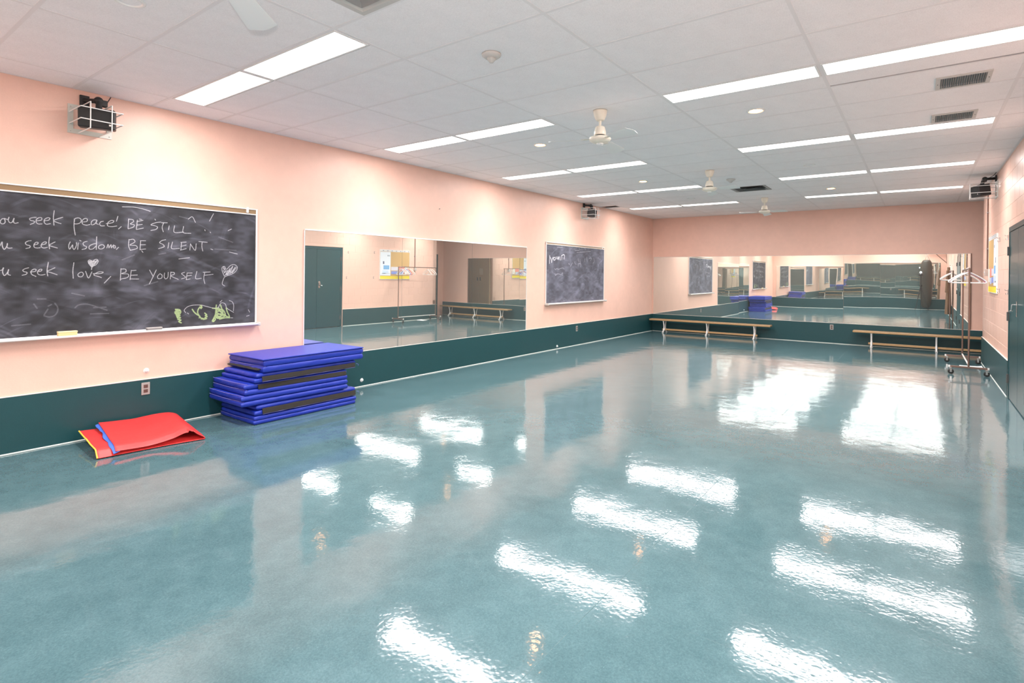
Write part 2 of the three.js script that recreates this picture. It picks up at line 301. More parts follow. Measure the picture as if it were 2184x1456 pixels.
// recessed downlights
[[-1.262, 5.56, 1, 'lit recessed downlight left of the second right panel pair'], [-3.71, 5.55, 1, 'lit recessed downlight beside the nearer hanging fan'], [-3.715, 8.65, 1, 'lit recessed downlight between third and fourth left panel pairs'], [-1.27, 11.12, 1, 'lit recessed downlight nearest the far wall'],
  [-3.726, 1.24, 0, 'unlit recessed downlight at the top edge above the first chalkboard'], [-1.262, 8.65, 0, 'unlit recessed downlight near the third right panel pair'], [-3.72, 11.05, 0, 'unlit recessed downlight between fourth and fifth left panel pairs']].forEach(([x, d, lit, label]) => {
  const t = thing('downlight', label, 'downlight', [x, H, d], 0, 'recessed downlights');
  mesh('trim_ring', lathe([[0.06, 0.006], [0.062, -0.004], [0.072, -0.006], [0.082, -0.002], [0.083, 0.004], [0.06, 0.006]]), mat.white, t);
  mesh('reflector_can', lathe([[0.052, 0.004], [0.047, 0.05], [0.03, 0.075], [0.0001, 0.08]]), mat.off, t);
  mesh('bulb', lathe(lit ? [[0.0001, -0.006], [0.04, -0.004], [0.058, 0.003], [0.06, 0.006], [0.0001, 0.012]] : [[0.0001, 0.02], [0.026, 0.024], [0.034, 0.036], [0.02, 0.06], [0.0001, 0.07]]), lit ? mat.warm : mat.white, t);
  if (lit) { const s = new THREE.SpotLight(new THREE.Color(1, 0.74, 0.48), SPOT_POWER, 0, 1.0, 0.6, 2); s.position.set(0, -0.012, 0); s.target.position.set(0, -1, 0); s.castShadow = true; s.shadow.radius = 2; t.add(s, s.target); }
});
// heat detectors
[[-2.476, 3.065, 'small conical heat detector nearest the camera'], [-2.46, 9.215, 'small conical heat detector beside the dark square diffuser']].forEach(([x, d, label]) => {
  const t = thing('heat_detector', label, 'detector', [x, H, d], 0, 'heat detectors');
  mesh('base', lathe([[0.0001, 0.003], [0.068, 0.003], [0.07, -0.006], [0.066, -0.014], [0.045, -0.03], [0.0001, -0.03]]), M({ color: L3(0.60, 0.57, 0.54), roughness: 0.5 }), t);
  mesh('sensor_cone', lathe([[0.03, -0.028], [0.034, -0.036], [0.026, -0.044], [0.014, -0.06], [0.0001, -0.062]]), mat.ventFrame, t);
});
// ceiling fans
[[-2.467, 1.17, 130, 'white ceiling fan at the top edge, only a blade in view'], [-2.467, 4.716, 94, 'white ceiling fan nearest the camera with three blades'], [-2.52, 8.30, 100, 'middle white ceiling fan beside the heat detector'], [-2.486, 11.75, 94, 'white ceiling fan farthest away, in front of the end wall']].forEach(([x, d, a0, label]) => {
  const t = thing('ceiling_fan', label, 'ceiling fan', [x, H, d], 0, 'white ceiling fans');
  mesh('canopy', lathe([[0.0001, 0.004], [0.066, 0.004], [0.066, -0.01], [0.058, -0.05], [0.042, -0.088], [0.03, -0.098], [0.0001, -0.098]]), mat.cream, t);
  mesh('down_rod', lathe([[0.012, -0.09], [0.012, -0.155], [0.0001, -0.155]], 14), mat.cream, t);
  mesh('motor_housing', lathe([[0.0001, -0.148], [0.03, -0.15], [0.046, -0.16], [0.056, -0.2], [0.058, -0.232], [0.05, -0.236], [0.0001, -0.236]]), mat.cream, t);
  mesh('motor_gap', lathe([[0.048, -0.234], [0.048, -0.248]]), mat.black, t);
  const hub = mesh('hub', lathe([[0.0001, -0.246], [0.06, -0.246], [0.098, -0.256], [0.105, -0.27], [0.098, -0.288], [0.07, -0.305], [0.03, -0.315], [0.0001, -0.318]]), mat.cream, t);
  mesh('hub_cap', lathe([[0.034, -0.312], [0.03, -0.326], [0.0001, -0.33]]), mat.white, hub);
  for (let k = 0; k < 3; k++) {
    const a = (a0 + 120 * k) * Math.PI / 180, dir = new THREE.Vector3(Math.cos(a), 0, -Math.sin(a)), side = new THREE.Vector3(-dir.z, 0, dir.x);
    const P = (r, s, y) => dir.clone().multiplyScalar(r).addScaledVector(side, s).add(new THREE.Vector3(0, y, 0));
    mesh('blade', sheet((u, v) => { const r = 0.16 + 0.33 * u, w = (0.052 + 0.022 * u) * (u > 0.9 ? Math.sqrt(Math.max(0.05, 1 - ((u - 0.9) / 0.1) ** 2)) : 1), s = (v - 0.5) * 2 * w; return P(r, s, -0.285 + s * 0.22 - 0.016 * u); }, 12, 4, 0.004), mat.white, t);
    mesh('blade_arm', sheet((u, v) => P(0.08 + 0.1 * u, (v - 0.5) * 0.032, -0.276 - 0.008 * u), 4, 1, 0.005), mat.cream, t);
  }
});
// square four-way diffusers
[[-2.445, GD - GDD / 2, mat.ventGrey, mat.ventFrame, 'grey square air diffuser cut by the top edge of the picture'], [-2.445, GD + 13.5 * GDD, mat.ventDark, mat.ventGrey, 'dark sooty square air diffuser in front of the farthest fan']].forEach(([x, d, m1, m2, label]) => {
  const t = thing('air_diffuser', label, 'air vent', [x, H, d], 0, 'square air diffusers');
  const ring = (a, b, ya, yb) => { const pos = [], nn = 4; for (let i = 0; i < nn; i++) { const c = (k, s) => [[-s, -s], [s, -s], [s, s], [-s, s]][k % 4]; const p = c(i, a), q = c(i + 1, a), r = c(i + 1, b), o = c(i, b); for (const [z, y] of [[p, ya], [q, ya], [r, yb], [p, ya], [r, yb], [o, yb]]) pos.push(z[0], y, z[1]); }
    const gg = new THREE.BufferGeometry(); gg.setAttribute('position', new THREE.Float32BufferAttribute(pos, 3)); gg.setAttribute('uv', new THREE.Float32BufferAttribute(new Float32Array(pos.length / 3 * 2), 2)); gg.computeVertexNormals(); return gg; };
  mesh('outer_frame', merged([ring(0.30, 0.265, -0.002, -0.002), ring(0.30, 0.30, -0.002, 0.01), ring(0.265, 0.23, -0.002, 0.03)]), m2, t);
  for (let k = 0; k < 4; k++) { const a = 0.225 - 0.055 * k; mesh('louvre_ring', merged([ring(a, a - 0.045, -0.006, 0.03), ring(a - 0.003, a - 0.045, -0.004, 0.032)]), m1, t); }
  mesh('duct_neck', merged([frameBars('y', 0.012, 0.4, -0.3, 0.3, -0.3, 0.3, 0.004), box(-0.3, 0.3, 0.4, 0.404, -0.3, 0.3)]), mat.galvanised, t);
});
// slotted return grilles by the block wall
GRILLES.forEach(([x, d, label]) => {
  const t = thing('return_grille', label, 'air vent', [x, H, d], 0, 'slotted return grilles');
  const a = 0.172, b = 0.165, f = 0.03;
  mesh('frame', frameBars('y', -0.007, 0.0015, -a, a, -b, b, f), mat.ventFrame, t);
  mesh('duct', merged([frameBars('y', 0.016, 0.4, -a + 0.01, a - 0.01, -b + 0.01, b - 0.01, 0.004), box(-a + 0.01, a - 0.01, 0.4, 0.404, -b + 0.01, b - 0.01)]), mat.galvanised, t);
  for (let k = 0; k < 20; k++) { const xx = -a + f + 0.008 + k * (2 * (a - f) - 0.016) / 19; const s = box(-0.001, 0.001, -0.006, 0.006, -b + f, b - f); s.rotateZ(0.6); s.translate(xx, -0.003, 0); mesh('louvre', s, mat.ventGrey, t); }
  for (const s of [-1, 1]) mesh('screw', new THREE.SphereGeometry(0.004, 8, 6).translate(s * (a - 0.014), -0.007, 0), mat.black, t);
});

// ================================================================ MIRRORS
function mirrorPanel(w, h, warp, s) {           // faces +z, lower left corner at the origin
  const nx = 30, ny = 20, g = new THREE.PlaneGeometry(w, h, nx, ny), p = g.attributes.position;
  g.translate(w / 2, h / 2, 0);
  for (let i = 0; i < p.count; i++) { const x = p.getX(i), y = p.getY(i); p.setZ(i, warp * (noise.noise(x * 0.9 + s, y * 0.7, s) + 0.35 * noise.noise(x * 2.1 + s, y * 1.7, s + 3))); }
  g.computeVertexNormals();
  return g;
}
function wallMirror(name, label, place, cuts, y0, y1, tilts, warps, trims) {
  const t = thing(name, label, 'mirror');
  for (let i = 0; i + 1 < cuts.length; i++) {
    const w = Math.abs(cuts[i + 1] - cuts[i]) - 0.003;
    const g = mirrorPanel(w, y1 - y0, warps[i], 5.1 * i + 1.7); g.rotateX(tilts[i] * Math.PI / 180);
    const m = mesh('mirror_panel', g, mat.mirror, t); place(m, cuts[i] + 0.0015, y0, 0.009);
    const b = mesh('backing_board', new THREE.BoxGeometry(w, y1 - y0 - 0.004, 0.004).translate(w / 2, (y1 - y0) / 2, 0), mat.mirrorBack, m); b.position.z = -0.0042; b.rotation.x = 0;
  }
  trims(t);
  return t;
}
// place helpers: local +x runs along the wall to the viewer's right, +z into the room
const onLeft = (m, a, y, off) => { m.position.set(XL + off, y, -a); m.rotation.y = Math.PI / 2; };
const onFar = (m, a, y, off) => { m.position.set(a, y, -DF + off); };
const onBack = (m, a, y, off) => { m.position.set(a, y, -DB - off); m.rotation.y = Math.PI; };
wallMirror('wall_mirror', 'wide frameless mirror between the two chalkboards', onLeft, [3.80, 5.336, 6.853, 8.405], HB + 0.004, 2.004, [0.16, 0.17, 0.18], [0.00016, 0.00018, 0.0002], t => {
  mesh('top_channel', rbox(XL + 0.001, XL + 0.022, 2.002, 2.016, 3.795, 8.41, 0.003), mat.white, t);
  mesh('edge_channel', rbox(XL + 0.001, XL + 0.016, HB + 0.004, 2.004, 3.788, 3.798, 0.002), mat.aluminium, t);
  mesh('edge_channel', rbox(XL + 0.001, XL + 0.016, HB + 0.004, 2.004, 8.407, 8.417, 0.002), mat.aluminium, t);
});
wallMirror('wall_mirror', 'long frameless mirror filling the far end wall above the benches', onFar, [XL + 0.03, -3.639, -1.383, 0.825], HB + 0.004, 2.012, [0.03, 0.1, 0.34], [0.00025, 0.0004, 0.0007], t => {
  mesh('top_channel', rbox(XL + 0.03, 0.83, 2.010, 2.02, DF - 0.022, DF - 0.001, 0.003), mat.lip, t);
  mesh('edge_channel', rbox(0.827, 0.838, HB + 0.004, 2.02, DF - 0.018, DF - 0.001, 0.002), mat.tube, t);
});
wallMirror('wall_mirror', 'mirror on the wall behind the camera, seen only in reflection', onBack, [0.70, -1.45, -3.6, -5.75].map(v => v), HB + 0.004, 2.0, [0.1, 0.2, 0.1], [0.0006, 0.0007, 0.0006], t => {
  mesh('top_channel', rbox(-5.75, 0.70, 1.999, 2.012, DB + 0.001, DB + 0.022, 0.003), mat.lip, t);
});

// ================================================================ CHALKBOARDS
const CHALK_WHITE = [[1116,1903,1100,1899,1089,1881,1092,1862,1106,1859,1117,1873,1115,1893,1111,1900,1133,1897],[1140,1915,1136,1890,1146,1872,1158,1875,1171,1910,1168,1883,1175,1870,1197,1876],[1310,1930,1289,1926,1268,1914,1274,1902,1297,1897,1297,1884,1273,1868],[1309,1900,1344,1911,1345,1928,1332,1930,1312,1913,1311,1888,1324,1876,1348,1878],[1363,1905,1393,1915,1399,1931,1387,1934,1365,1917,1363,1892,1375,1878,1403,1885],[1428,1997,1423,1940,1427,1874],[1486,1946,1451,1930,1425,1912,1447,1899,1474,1891],[1567,1940,1565,1870,1574,1800],[1567,1917,1571,1941,1597,1951,1614,1939,1610,1912,1588,1898,1567,1896],[1627,1917,1657,1927,1657,1948,1640,1949,1622,1927,1625,1901,1653,1892,1679,1900],[1727,1944,1705,1942,1688,1919,1692,1898,1714,1908,1730,1941,1725,1914,1741,1905],[1777,1937,1759,1930,1750,1911,1759,1895,1786,1896],[1800,1917,1850,1932,1857,1947,1836,1948,1813,1927,1811,1899,1837,1893,1881,1902],[1889,1991,1878,1946],[1916,1899,1895,1876],[1088,1682,1100,1714,1102,1681,1113,1655,1131,1687,1132,1704,1131,1672,1142,1666,1160,1669],[1279,1734,1260,1730,1243,1715,1249,1700,1272,1691,1272,1679,1247,1668],[1299,1700,1320,1709,1324,1721,1310,1722,1297,1700,1301,1680,1318,1676,1338,1679],[1345,1702,1373,1714,1378,1727,1365,1728,1347,1710,1345,1687,1357,1678,1385,1684],[1398,1771,1394,1725,1399,1672],[1436,1732,1416,1719,1397,1702,1421,1691,1451,1682],[1539,1738,1529,1706,1535,1675,1556,1713,1558,1687,1567,1674,1584,1714,1583,1735],[1596,1731,1592,1675],[1605,1755,1615,1750],[1659,1750,1641,1743,1630,1730,1637,1712,1655,1702,1650,1686,1624,1677],[1725,1735,1703,1728,1676,1708,1676,1684,1698,1683,1725,1711],[1729,1794,1727,1681],[1765,1726,1745,1711,1747,1690,1770,1688,1788,1708,1779,1724,1765,1726],[1806,1698,1815,1731,1822,1699],[1822,1699,1838,1730,1841,1700,1857,1728,1859,1701,1871,1701,1868,1723,1859,1722],[1896,1708,1880,1688],[1089,1486,1100,1488,1110,1508,1105,1474,1116,1445,1136,1474,1141,1494,1138,1455,1152,1448],[1264,1510,1243,1502,1228,1488,1236,1478,1255,1471,1251,1458,1225,1448],[1277,1476,1308,1481,1312,1496,1296,1498,1281,1481,1285,1456,1312,1439],[1324,1479,1347,1486,1349,1499,1335,1496,1322,1476,1328,1456,1351,1451,1371,1457],[1392,1558,1384,1482,1389,1444],[1436,1513,1410,1497,1384,1482,1414,1470,1451,1454],[1566,1559,1560,1494,1563,1424],[1609,1474,1596,1458,1601,1440,1622,1437,1635,1461,1624,1477,1609,1474],[1650,1485,1672,1427,1696,1480],[1705,1464,1763,1467,1781,1478,1754,1482,1727,1470,1711,1453,1745,1440,1767,1430],[1838,1441,1790,1381],[1695,1523,1673,1554,1669,1578,1682,1586,1695,1568,1713,1587,1730,1593,1742,1580,1726,1545,1698,1525,1693,1501],[1669,1570,1682,1544,1695,1523,1717,1550,1739,1588],[1673,1572,1685,1544,1695,1523,1717,1550,1736,1585],[1677,1574,1688,1544,1695,1523,1716,1550,1732,1582],[1682,1576,1691,1544,1695,1523,1715,1550,1728,1579],[1686,1577,1694,1544,1695,1523,1714,1550,1724,1577],[1691,1579,1697,1544,1695,1523,1714,1550,1721,1574],[1695,1581,1700,1544,1695,1523,1713,1550,1717,1571],[1673,1559,1690,1581,1682,1544,1713,1582,1695,1533,1730,1582,1708,1539],[1974,1976,1970,1886],[1974,1973,2009,1970,2015,1955,1988,1930,2020,1924,2015,1905,1972,1883],[2045,1970,2037,1882],[2061,1981,2080,1979],[2042,1957,2091,1971],[2042,1923,2086,1933],[2040,1882,2095,1899],[2244,1968,2198,1958,2159,1935,2193,1928,2216,1917,2205,1897,2159,1881],[2250,1962,2300,1966],[2268,1963,2256,1917,2266,1876],[2318,1938,2312,1899],[2366,1942,2363,1879,2448,1885],[2448,1942,2445,1882,2517,1877],[1979,1785,1976,1726,1990,1684],[1979,1782,2016,1787,2027,1766,1987,1733,2038,1729,2047,1708,1990,1684],[2074,1778,2069,1693],[2071,1778,2115,1780],[2071,1740,2115,1743],[2069,1696,2116,1702],[2083,1684,2094,1669],[2287,1800,2252,1788,2235,1768,2264,1753,2276,1734,2226,1710],[2316,1772,2308,1717],[2349,1780,2341,1718,2413,1721],[2425,1781,2474,1787],[2431,1778,2426,1705],[2425,1742,2474,1757],[2422,1705,2475,1721],[2515,1773,2509,1709],[2515,1769,2560,1708,2569,1775],[2594,1800,2676,1795],[2626,1792,2624,1751,2634,1704],[1917,1513,1913,1406],[1917,1509,1954,1507,1957,1485,1923,1467,1976,1461,1974,1436,1913,1415],[2000,1498,1990,1412],[2000,1495,2038,1499],[1995,1452,2049,1455],[1990,1418,2060,1417],[2151,1503,2180,1446],[2208,1504,2180,1437,2150,1370],[2240,1469,2220,1443,2226,1421,2255,1427,2258,1456,2240,1469],[2281,1476,2278,1437,2290,1418,2308,1431,2313,1483],[2337,1486,2332,1418],[2337,1483,2367,1480,2367,1464,2337,1450,2404,1414],[2461,1484,2434,1471,2456,1451,2471,1434,2434,1418],[2486,1478,2478,1411],[2486,1478,2533,1478],[2483,1448,2527,1455],[2478,1411,2515,1418],[2578,1495,2569,1421,2623,1425],[2639,1486,2708,1490],[2655,1486,2646,1425,2657,1370],[2652,1455,2738,1466],[2854,1446,2833,1495,2829,1537,2853,1551,2874,1520,2919,1563,2962,1571,2991,1539,2963,1489,2906,1460,2858,1439,2838,1397,2834,1362,2859,1344],[2840,1530,2864,1509,2850,1481,2885,1509,2865,1460,2913,1531,2885,1467,2941,1553,2913,1474,2969,1546,2934,1482,2980,1539],[2858,1453,2927,1510,2878,1460,2955,1503],[2843,1544,2857,1523,2843,1502,2864,1488],[1923,2082,2019,2089,2096,2078,2152,2063],[2491,2018,2528,2045,2560,1991],[2736,2095,2697,2016],[2192,1992,2198,1983],[2904,1704,2989,1686],[2408,1616,2507,1632],[2713,1728,2733,1722],[2888,1930,2923,1950],[2651,1923,2655,1913],[2704,1903,2710,1896],[2476,1081,2462,1103,2488,1135,2528,1150,2619,1151,2675,1135,2741,1117,2793,1120,2812,1154,2832,1168,2866,1152,2881,1111,2916,1085,2954,1060],[2908,1188,2938,1174,2954,1139,2952,1078],[2812,1174,2831,1193],[2493,1076,2504,1066],[3116,1081,3130,1054],[3096,1012,3125,1018],[2922,1004,2947,1002]];
const CHALK_GREEN = [[2384,1109,2423,1103,2380,1095,2427,1084,2378,1079,2423,1070,2389,1062,2423,1053,2395,1043,2428,1032,2404,1019,2432,1008,2413,995,2435,982],[2382,1118,2418,1112,2430,1088,2419,1065],[2376,1091,2389,1067,2402,1029],[2538,1111,2558,1080,2583,1057,2611,1036,2606,1022],[2614,1149,2628,1141,2615,1123,2631,1129,2622,1115],[2610,1132,2594,1104,2590,1076,2602,1046,2620,1021,2653,1009],[2659,1067,2678,1047,2664,1043,2683,1030,2662,1021,2678,1010,2643,1003,2671,1008,2625,1009],[2774,1145,2770,1096,2765,1047,2751,1014,2735,980,2747,975,2766,998,2756,1013,2742,975],[2736,1113,2779,1108,2828,1094,2842,1063,2833,1034,2799,1026,2775,1047,2784,1076,2818,1079,2833,1049,2809,1015,2770,1027],[2817,1144,2832,1103,2857,1072,2867,1027,2838,1014,2790,1006,2765,1028,2789,1046,2843,1048,2882,1021,2912,1007,2868,1007,2809,995],[2876,1111,2887,1071,2907,1030,2912,1004],[2798,1115,2775,1076,2813,1045,2857,1032,2823,1069,2794,1100,2837,1088]];
const CHALK_FAINT = [[1439,1209,1457,1177,1457,1142,1437,1108,1402,1097,1368,1108],[1395,1189,1415,1201],[1392,1163,1368,1116],[1555,1294,1643,1269],[1578,1168,1600,1189,1659,1196,1742,1166,1812,1135],[1689,1108,1824,1106],[1164,1039,1279,1044],[1324,1251,1377,1250],[1301,1209,1321,1174],[1712,1162,1804,1163],[2792,1857,2938,1809],[2753,1729,2975,1725],[1927,1595,2023,1642],[2230,1655,2288,1670],[2108,1355,2221,1392],[2484,2024,2410,2038]];
const BOARD2_BOLD = [[9202,1882,9198,1801,9196,1727],[9196,1869,9261,1797,9273,1747,9295,1810,9329,1855],[9335,1836,9400,1851,9412,1814,9354,1799,9336,1830],[9447,1865,9459,1827],[9494,1866,9501,1819,9542,1868,9543,1817],[9590,1869,9603,1806],[9650,1903,9664,1814],[9662,1897,9723,1919,9767,1901,9744,1823]];
const BOARD2_FAINT = [[9380,1625,9428,1607,9451,1626,9547,1615,9619,1635,9716,1643,9754,1624],[9405,1538,9418,1488,9453,1513,9548,1520,9645,1508,9694,1546,9695,1489],[9467,2061,9684,2071],[10193,2021,10379,2032],[10165,2093,10166,2034],[10231,2096,10225,2049],[10351,2075,10419,2058],[10486,2108,10487,2061],[10597,2093,10667,2068],[9927,1737,9978,1725],[10004,1680,10093,1761],[10171,1782,10238,1724],[10329,1853,10357,1787],[10410,1842,10425,1748],[10332,1686,10344,1740,10453,1736,10440,1675],[10616,1855,10631,1794],[10713,1899,10729,1803],[10813,1874,10928,1878,10871,1814],[11030,1888,11061,1819,11003,1768],[10273,1985,10516,2001,10881,2036]];
function chalkTexture(w, h, D0, yTop, D1, yBot, base, amount, sets, s) {
  const A = new Float32Array(w * h), C = new Uint8Array(w * h);
  const sx = (w - 1) / (D1 - D0) / 1000, sy = (h - 1) / (yTop - yBot) / 1000;
  const dab = (x0, y0, x1, y1, r, al, ci) => {
    const xa = Math.max(0, Math.floor(Math.min(x0, x1) - r - 1)), xb = Math.min(w - 1, Math.ceil(Math.max(x0, x1) + r + 1)), ya = Math.max(0, Math.floor(Math.min(y0, y1) - r - 1)), yb = Math.min(h - 1, Math.ceil(Math.max(y0, y1) + r + 1));
    const dx = x1 - x0, dy = y1 - y0, l2 = dx * dx + dy * dy || 1e-6;
    for (let y = ya; y <= yb; y++) for (let x = xa; x <= xb; x++) {
      const t = clamp(((x - x0) * dx + (y - y0) * dy) / l2, 0, 1), d = Math.hypot(x - x0 - t * dx, y - y0 - t * dy);
      const a = clamp((r - d) / (r * 0.5), 0, 1) * al * (0.45 + 0.75 * n512(x / 610, y / 610)); const k = y * w + x;
      if (a > A[k]) { A[k] = a; C[k] = ci; }
    }
  };
  for (const [list, r, al, ci] of sets) for (const st of list) {
    const pts = []; for (let i = 0; i < st.length; i += 2) pts.push(new THREE.Vector3((st[i] - D0 * 1000) * sx, (st[i + 1] - yBot * 1000) * sy, 0));
    const q = pts.length > 2 ? new THREE.CatmullRomCurve3(pts, false, 'centripetal').getPoints(pts.length * 6) : pts;
    for (let i = 0; i + 1 < q.length; i++) dab(q[i].x, q[i].y, q[i + 1].x, q[i + 1].y, r, al, ci);
  }
  const smear = [];                                     // eraser swipes
  for (let i = 0; i < 90; i++) smear.push([rr(0, w), rr(0, h), rr(-0.5, 0.5) + (rnd() < 0.3 ? 1.2 : 0), rr(60, 330), rr(12, 46), rr(-0.3, 0.5)]);
  for (let i = 0; i < 260; i++) smear.push([rr(0, w), rr(0, h), rr(-0.7, 0.7), rr(20, 110), rr(3, 14), rr(-0.35, 0.6)]);
  const S = new Float32Array(w * h);
  for (const [x, y, a, len, wid, al] of smear) {
    const ca = Math.cos(a), sa = Math.sin(a), R = len + wid;
    for (let yy = Math.max(0, Math.floor(y - R)); yy < Math.min(h, y + R); yy++) for (let xx = Math.max(0, Math.floor(x - R)); xx < Math.min(w, x + R); xx++) {
      const u = ((xx - x) * ca + (yy - y) * sa) / len, v = (-(xx - x) * sa + (yy - y) * ca + 0.1 * len * u * u) / wid; if (Math.abs(u) > 1 || Math.abs(v) > 1) continue;
      S[yy * w + xx] += al * (1 - u * u) * (1 - v * v) * (0.5 + 0.9 * n256(v * 0.05 + y / 999, u * 0.006 + x / 999));
    }
  }
  const cols = [[232, 232, 236], [196, 224, 150], [160, 160, 168]];
  const t = texture(w, h, (x, y) => {
    const k = y * w + x, m = 0.5 + 1.1 * (n8(x / 900 + s, y / 900) - 0.5) + 0.7 * (n32(x / 1500, y / 800 + s) - 0.5);
    let g = base + amount * (0.55 * clamp(m, 0, 1) + 0.55 * clamp(S[k], -0.7, 1.2)) + (n512(x / 512, y / 512) - 0.5) * 9;
    const c = [g * 0.98, g * 0.99, g * 1.12], a = clamp(A[k], 0, 1), q = cols[C[k]];
    return [0, 1, 2].map(i => clamp(c[i] * (1 - a) + q[i] * a));
  });
  t.wrapS = t.wrapT = THREE.ClampToEdgeWrapping;
  return t;
}
function chalkboard(label, D0, D1, y0, y1, tex, railMat, rail) {
  const t = thing('chalkboard', label, 'chalkboard', [XL, y0, (D0 + D1) / 2]);
  const w = D1 - D0, h = y1 - y0, hw = w / 2, X = (a, b, c, d, e, f, r = 0.003) => rbox(a, b, c, d, e, f, r);
  mesh('backing', box(0.001, 0.014, 0.01, h - 0.01, -hw + 0.005, hw - 0.005), mat.mirrorBack, t);
  const sl = new THREE.PlaneGeometry(w - 0.036, h - 0.034 - rail); sl.rotateY(Math.PI / 2); sl.translate(0.0155, (h - rail - 0.034) / 2 + 0.024, 0);
  mesh('slate', sl, M({ map: tex, roughness: 0.72 }), t);
  mesh('frame_side', X(0.002, 0.024, 0.02, h, -hw, -hw + 0.018), mat.aluminium, t); mesh('frame_side', X(0.002, 0.024, 0.02, h, hw - 0.018, hw), mat.aluminium, t);
  mesh('frame_top', X(0.002, 0.026, h - rail - 0.012, h - rail, -hw, hw), mat.aluminium, t);
  const mr = mesh('map_rail', X(0.002, 0.026, h - 0.012, h, -hw, hw), mat.aluminium, t);
  mesh('cork_insert', box(0.002, 0.018, h - rail, h - 0.012, -hw + 0.004, hw - 0.004), railMat, mr);
  const hk = mesh('map_hook', merged([rbox(0.018, 0.034, h - 0.05, h + 0.012, hw - 0.13, hw - 0.105, 0.003)]), mat.aluminium, t);
  const tr = new THREE.Shape([[0.002, 0], [0.085, 0], [0.09, 0.006], [0.09, 0.022], [0.084, 0.022], [0.082, 0.012], [0.026, 0.012], [0.018, 0.024], [0.002, 0.024]].map(p => new THREE.Vector2(p[0], p[1])));
  const tg = new THREE.ExtrudeGeometry(tr, { depth: w, bevelEnabled: false }); tg.translate(0, 0, -hw);
  const tray = mesh('chalk_tray', tg, mat.aluminium, t);
  for (const s of [-1, 1]) mesh('tray_end_cap', rbox(0.0, 0.094, -0.012, 0.03, s * hw - 0.012, s * hw + 0.012, 0.01, 3), mat.ventFrame, tray);
  return t;
}
const b1 = { D0: 0.73, D1: 3.206, y0: 0.915, y1: 2.188 }, b2 = { D0: 9.06, D1: 11.54, y0: 0.91, y1: 2.15 };
const tex1 = chalkTexture(2048, 1000, b1.D0 + 0.018, b1.y1 - 0.066, b1.D1 - 0.018, b1.y0 + 0.024, 33, 66, [[CHALK_FAINT, 6, 0.35, 2], [CHALK_GREEN, 7, 0.8, 1], [CHALK_WHITE, 3.6, 0.74, 0]], 0.1);
const tex2 = chalkTexture(1536, 750, b2.D0 + 0.018, b2.y1 - 0.052, b2.D1 - 0.018, b2.y0 + 0.024, 76, 56, [[BOARD2_FAINT, 6, 0.42, 0], [BOARD2_BOLD, 8, 0.95, 0]], 0.6);
chalkboard('large chalkboard with three handwritten lines beside the wide mirror', b1.D0, b1.D1, b1.y0, b1.y1, tex1, M({ color: L3(0.27, 0.18, 0.10), roughness: 0.9 }), 0.056);
chalkboard('grey smudged chalkboard farther along the left wall below the second speaker', b2.D0, b2.D1, b2.y0, b2.y1, tex2, M({ color: L3(0.34, 0.26, 0.19), roughness: 0.9 }), 0.042);
{ // erasers on the near tray
  const e = thing('chalk_eraser', 'pale yellow felt chalk eraser on the near chalk tray', 'eraser', [XL + 0.056, b1.y0 + 0.012, 1.515]);
  mesh('felt', rbox(-0.02, 0.02, 0.0005, 0.034, -0.066, 0.066, 0.004), M({ color: L3(0.72, 0.52, 0.26), roughness: 1 }), e);
  mesh('backing', rbox(-0.021, 0.021, 0.034, 0.046, -0.068, 0.068, 0.004), M({ color: L3(0.82, 0.68, 0.38), roughness: 0.7 }), e);
  const f = thing('chalk_eraser', 'slim grey chalk eraser on the near chalk tray', 'eraser', [XL + 0.056, b1.y0 + 0.012, 2.18]);
  mesh('felt', rbox(-0.018, 0.018, 0.0005, 0.02, -0.064, 0.064, 0.003), M({ color: L3(0.2, 0.19, 0.19), roughness: 1 }), f);
  mesh('backing', rbox(-0.018, 0.018, 0.02, 0.032, -0.066, 0.066, 0.004), M({ color: L3(0.40, 0.37, 0.36), roughness: 0.6 }), f);
}

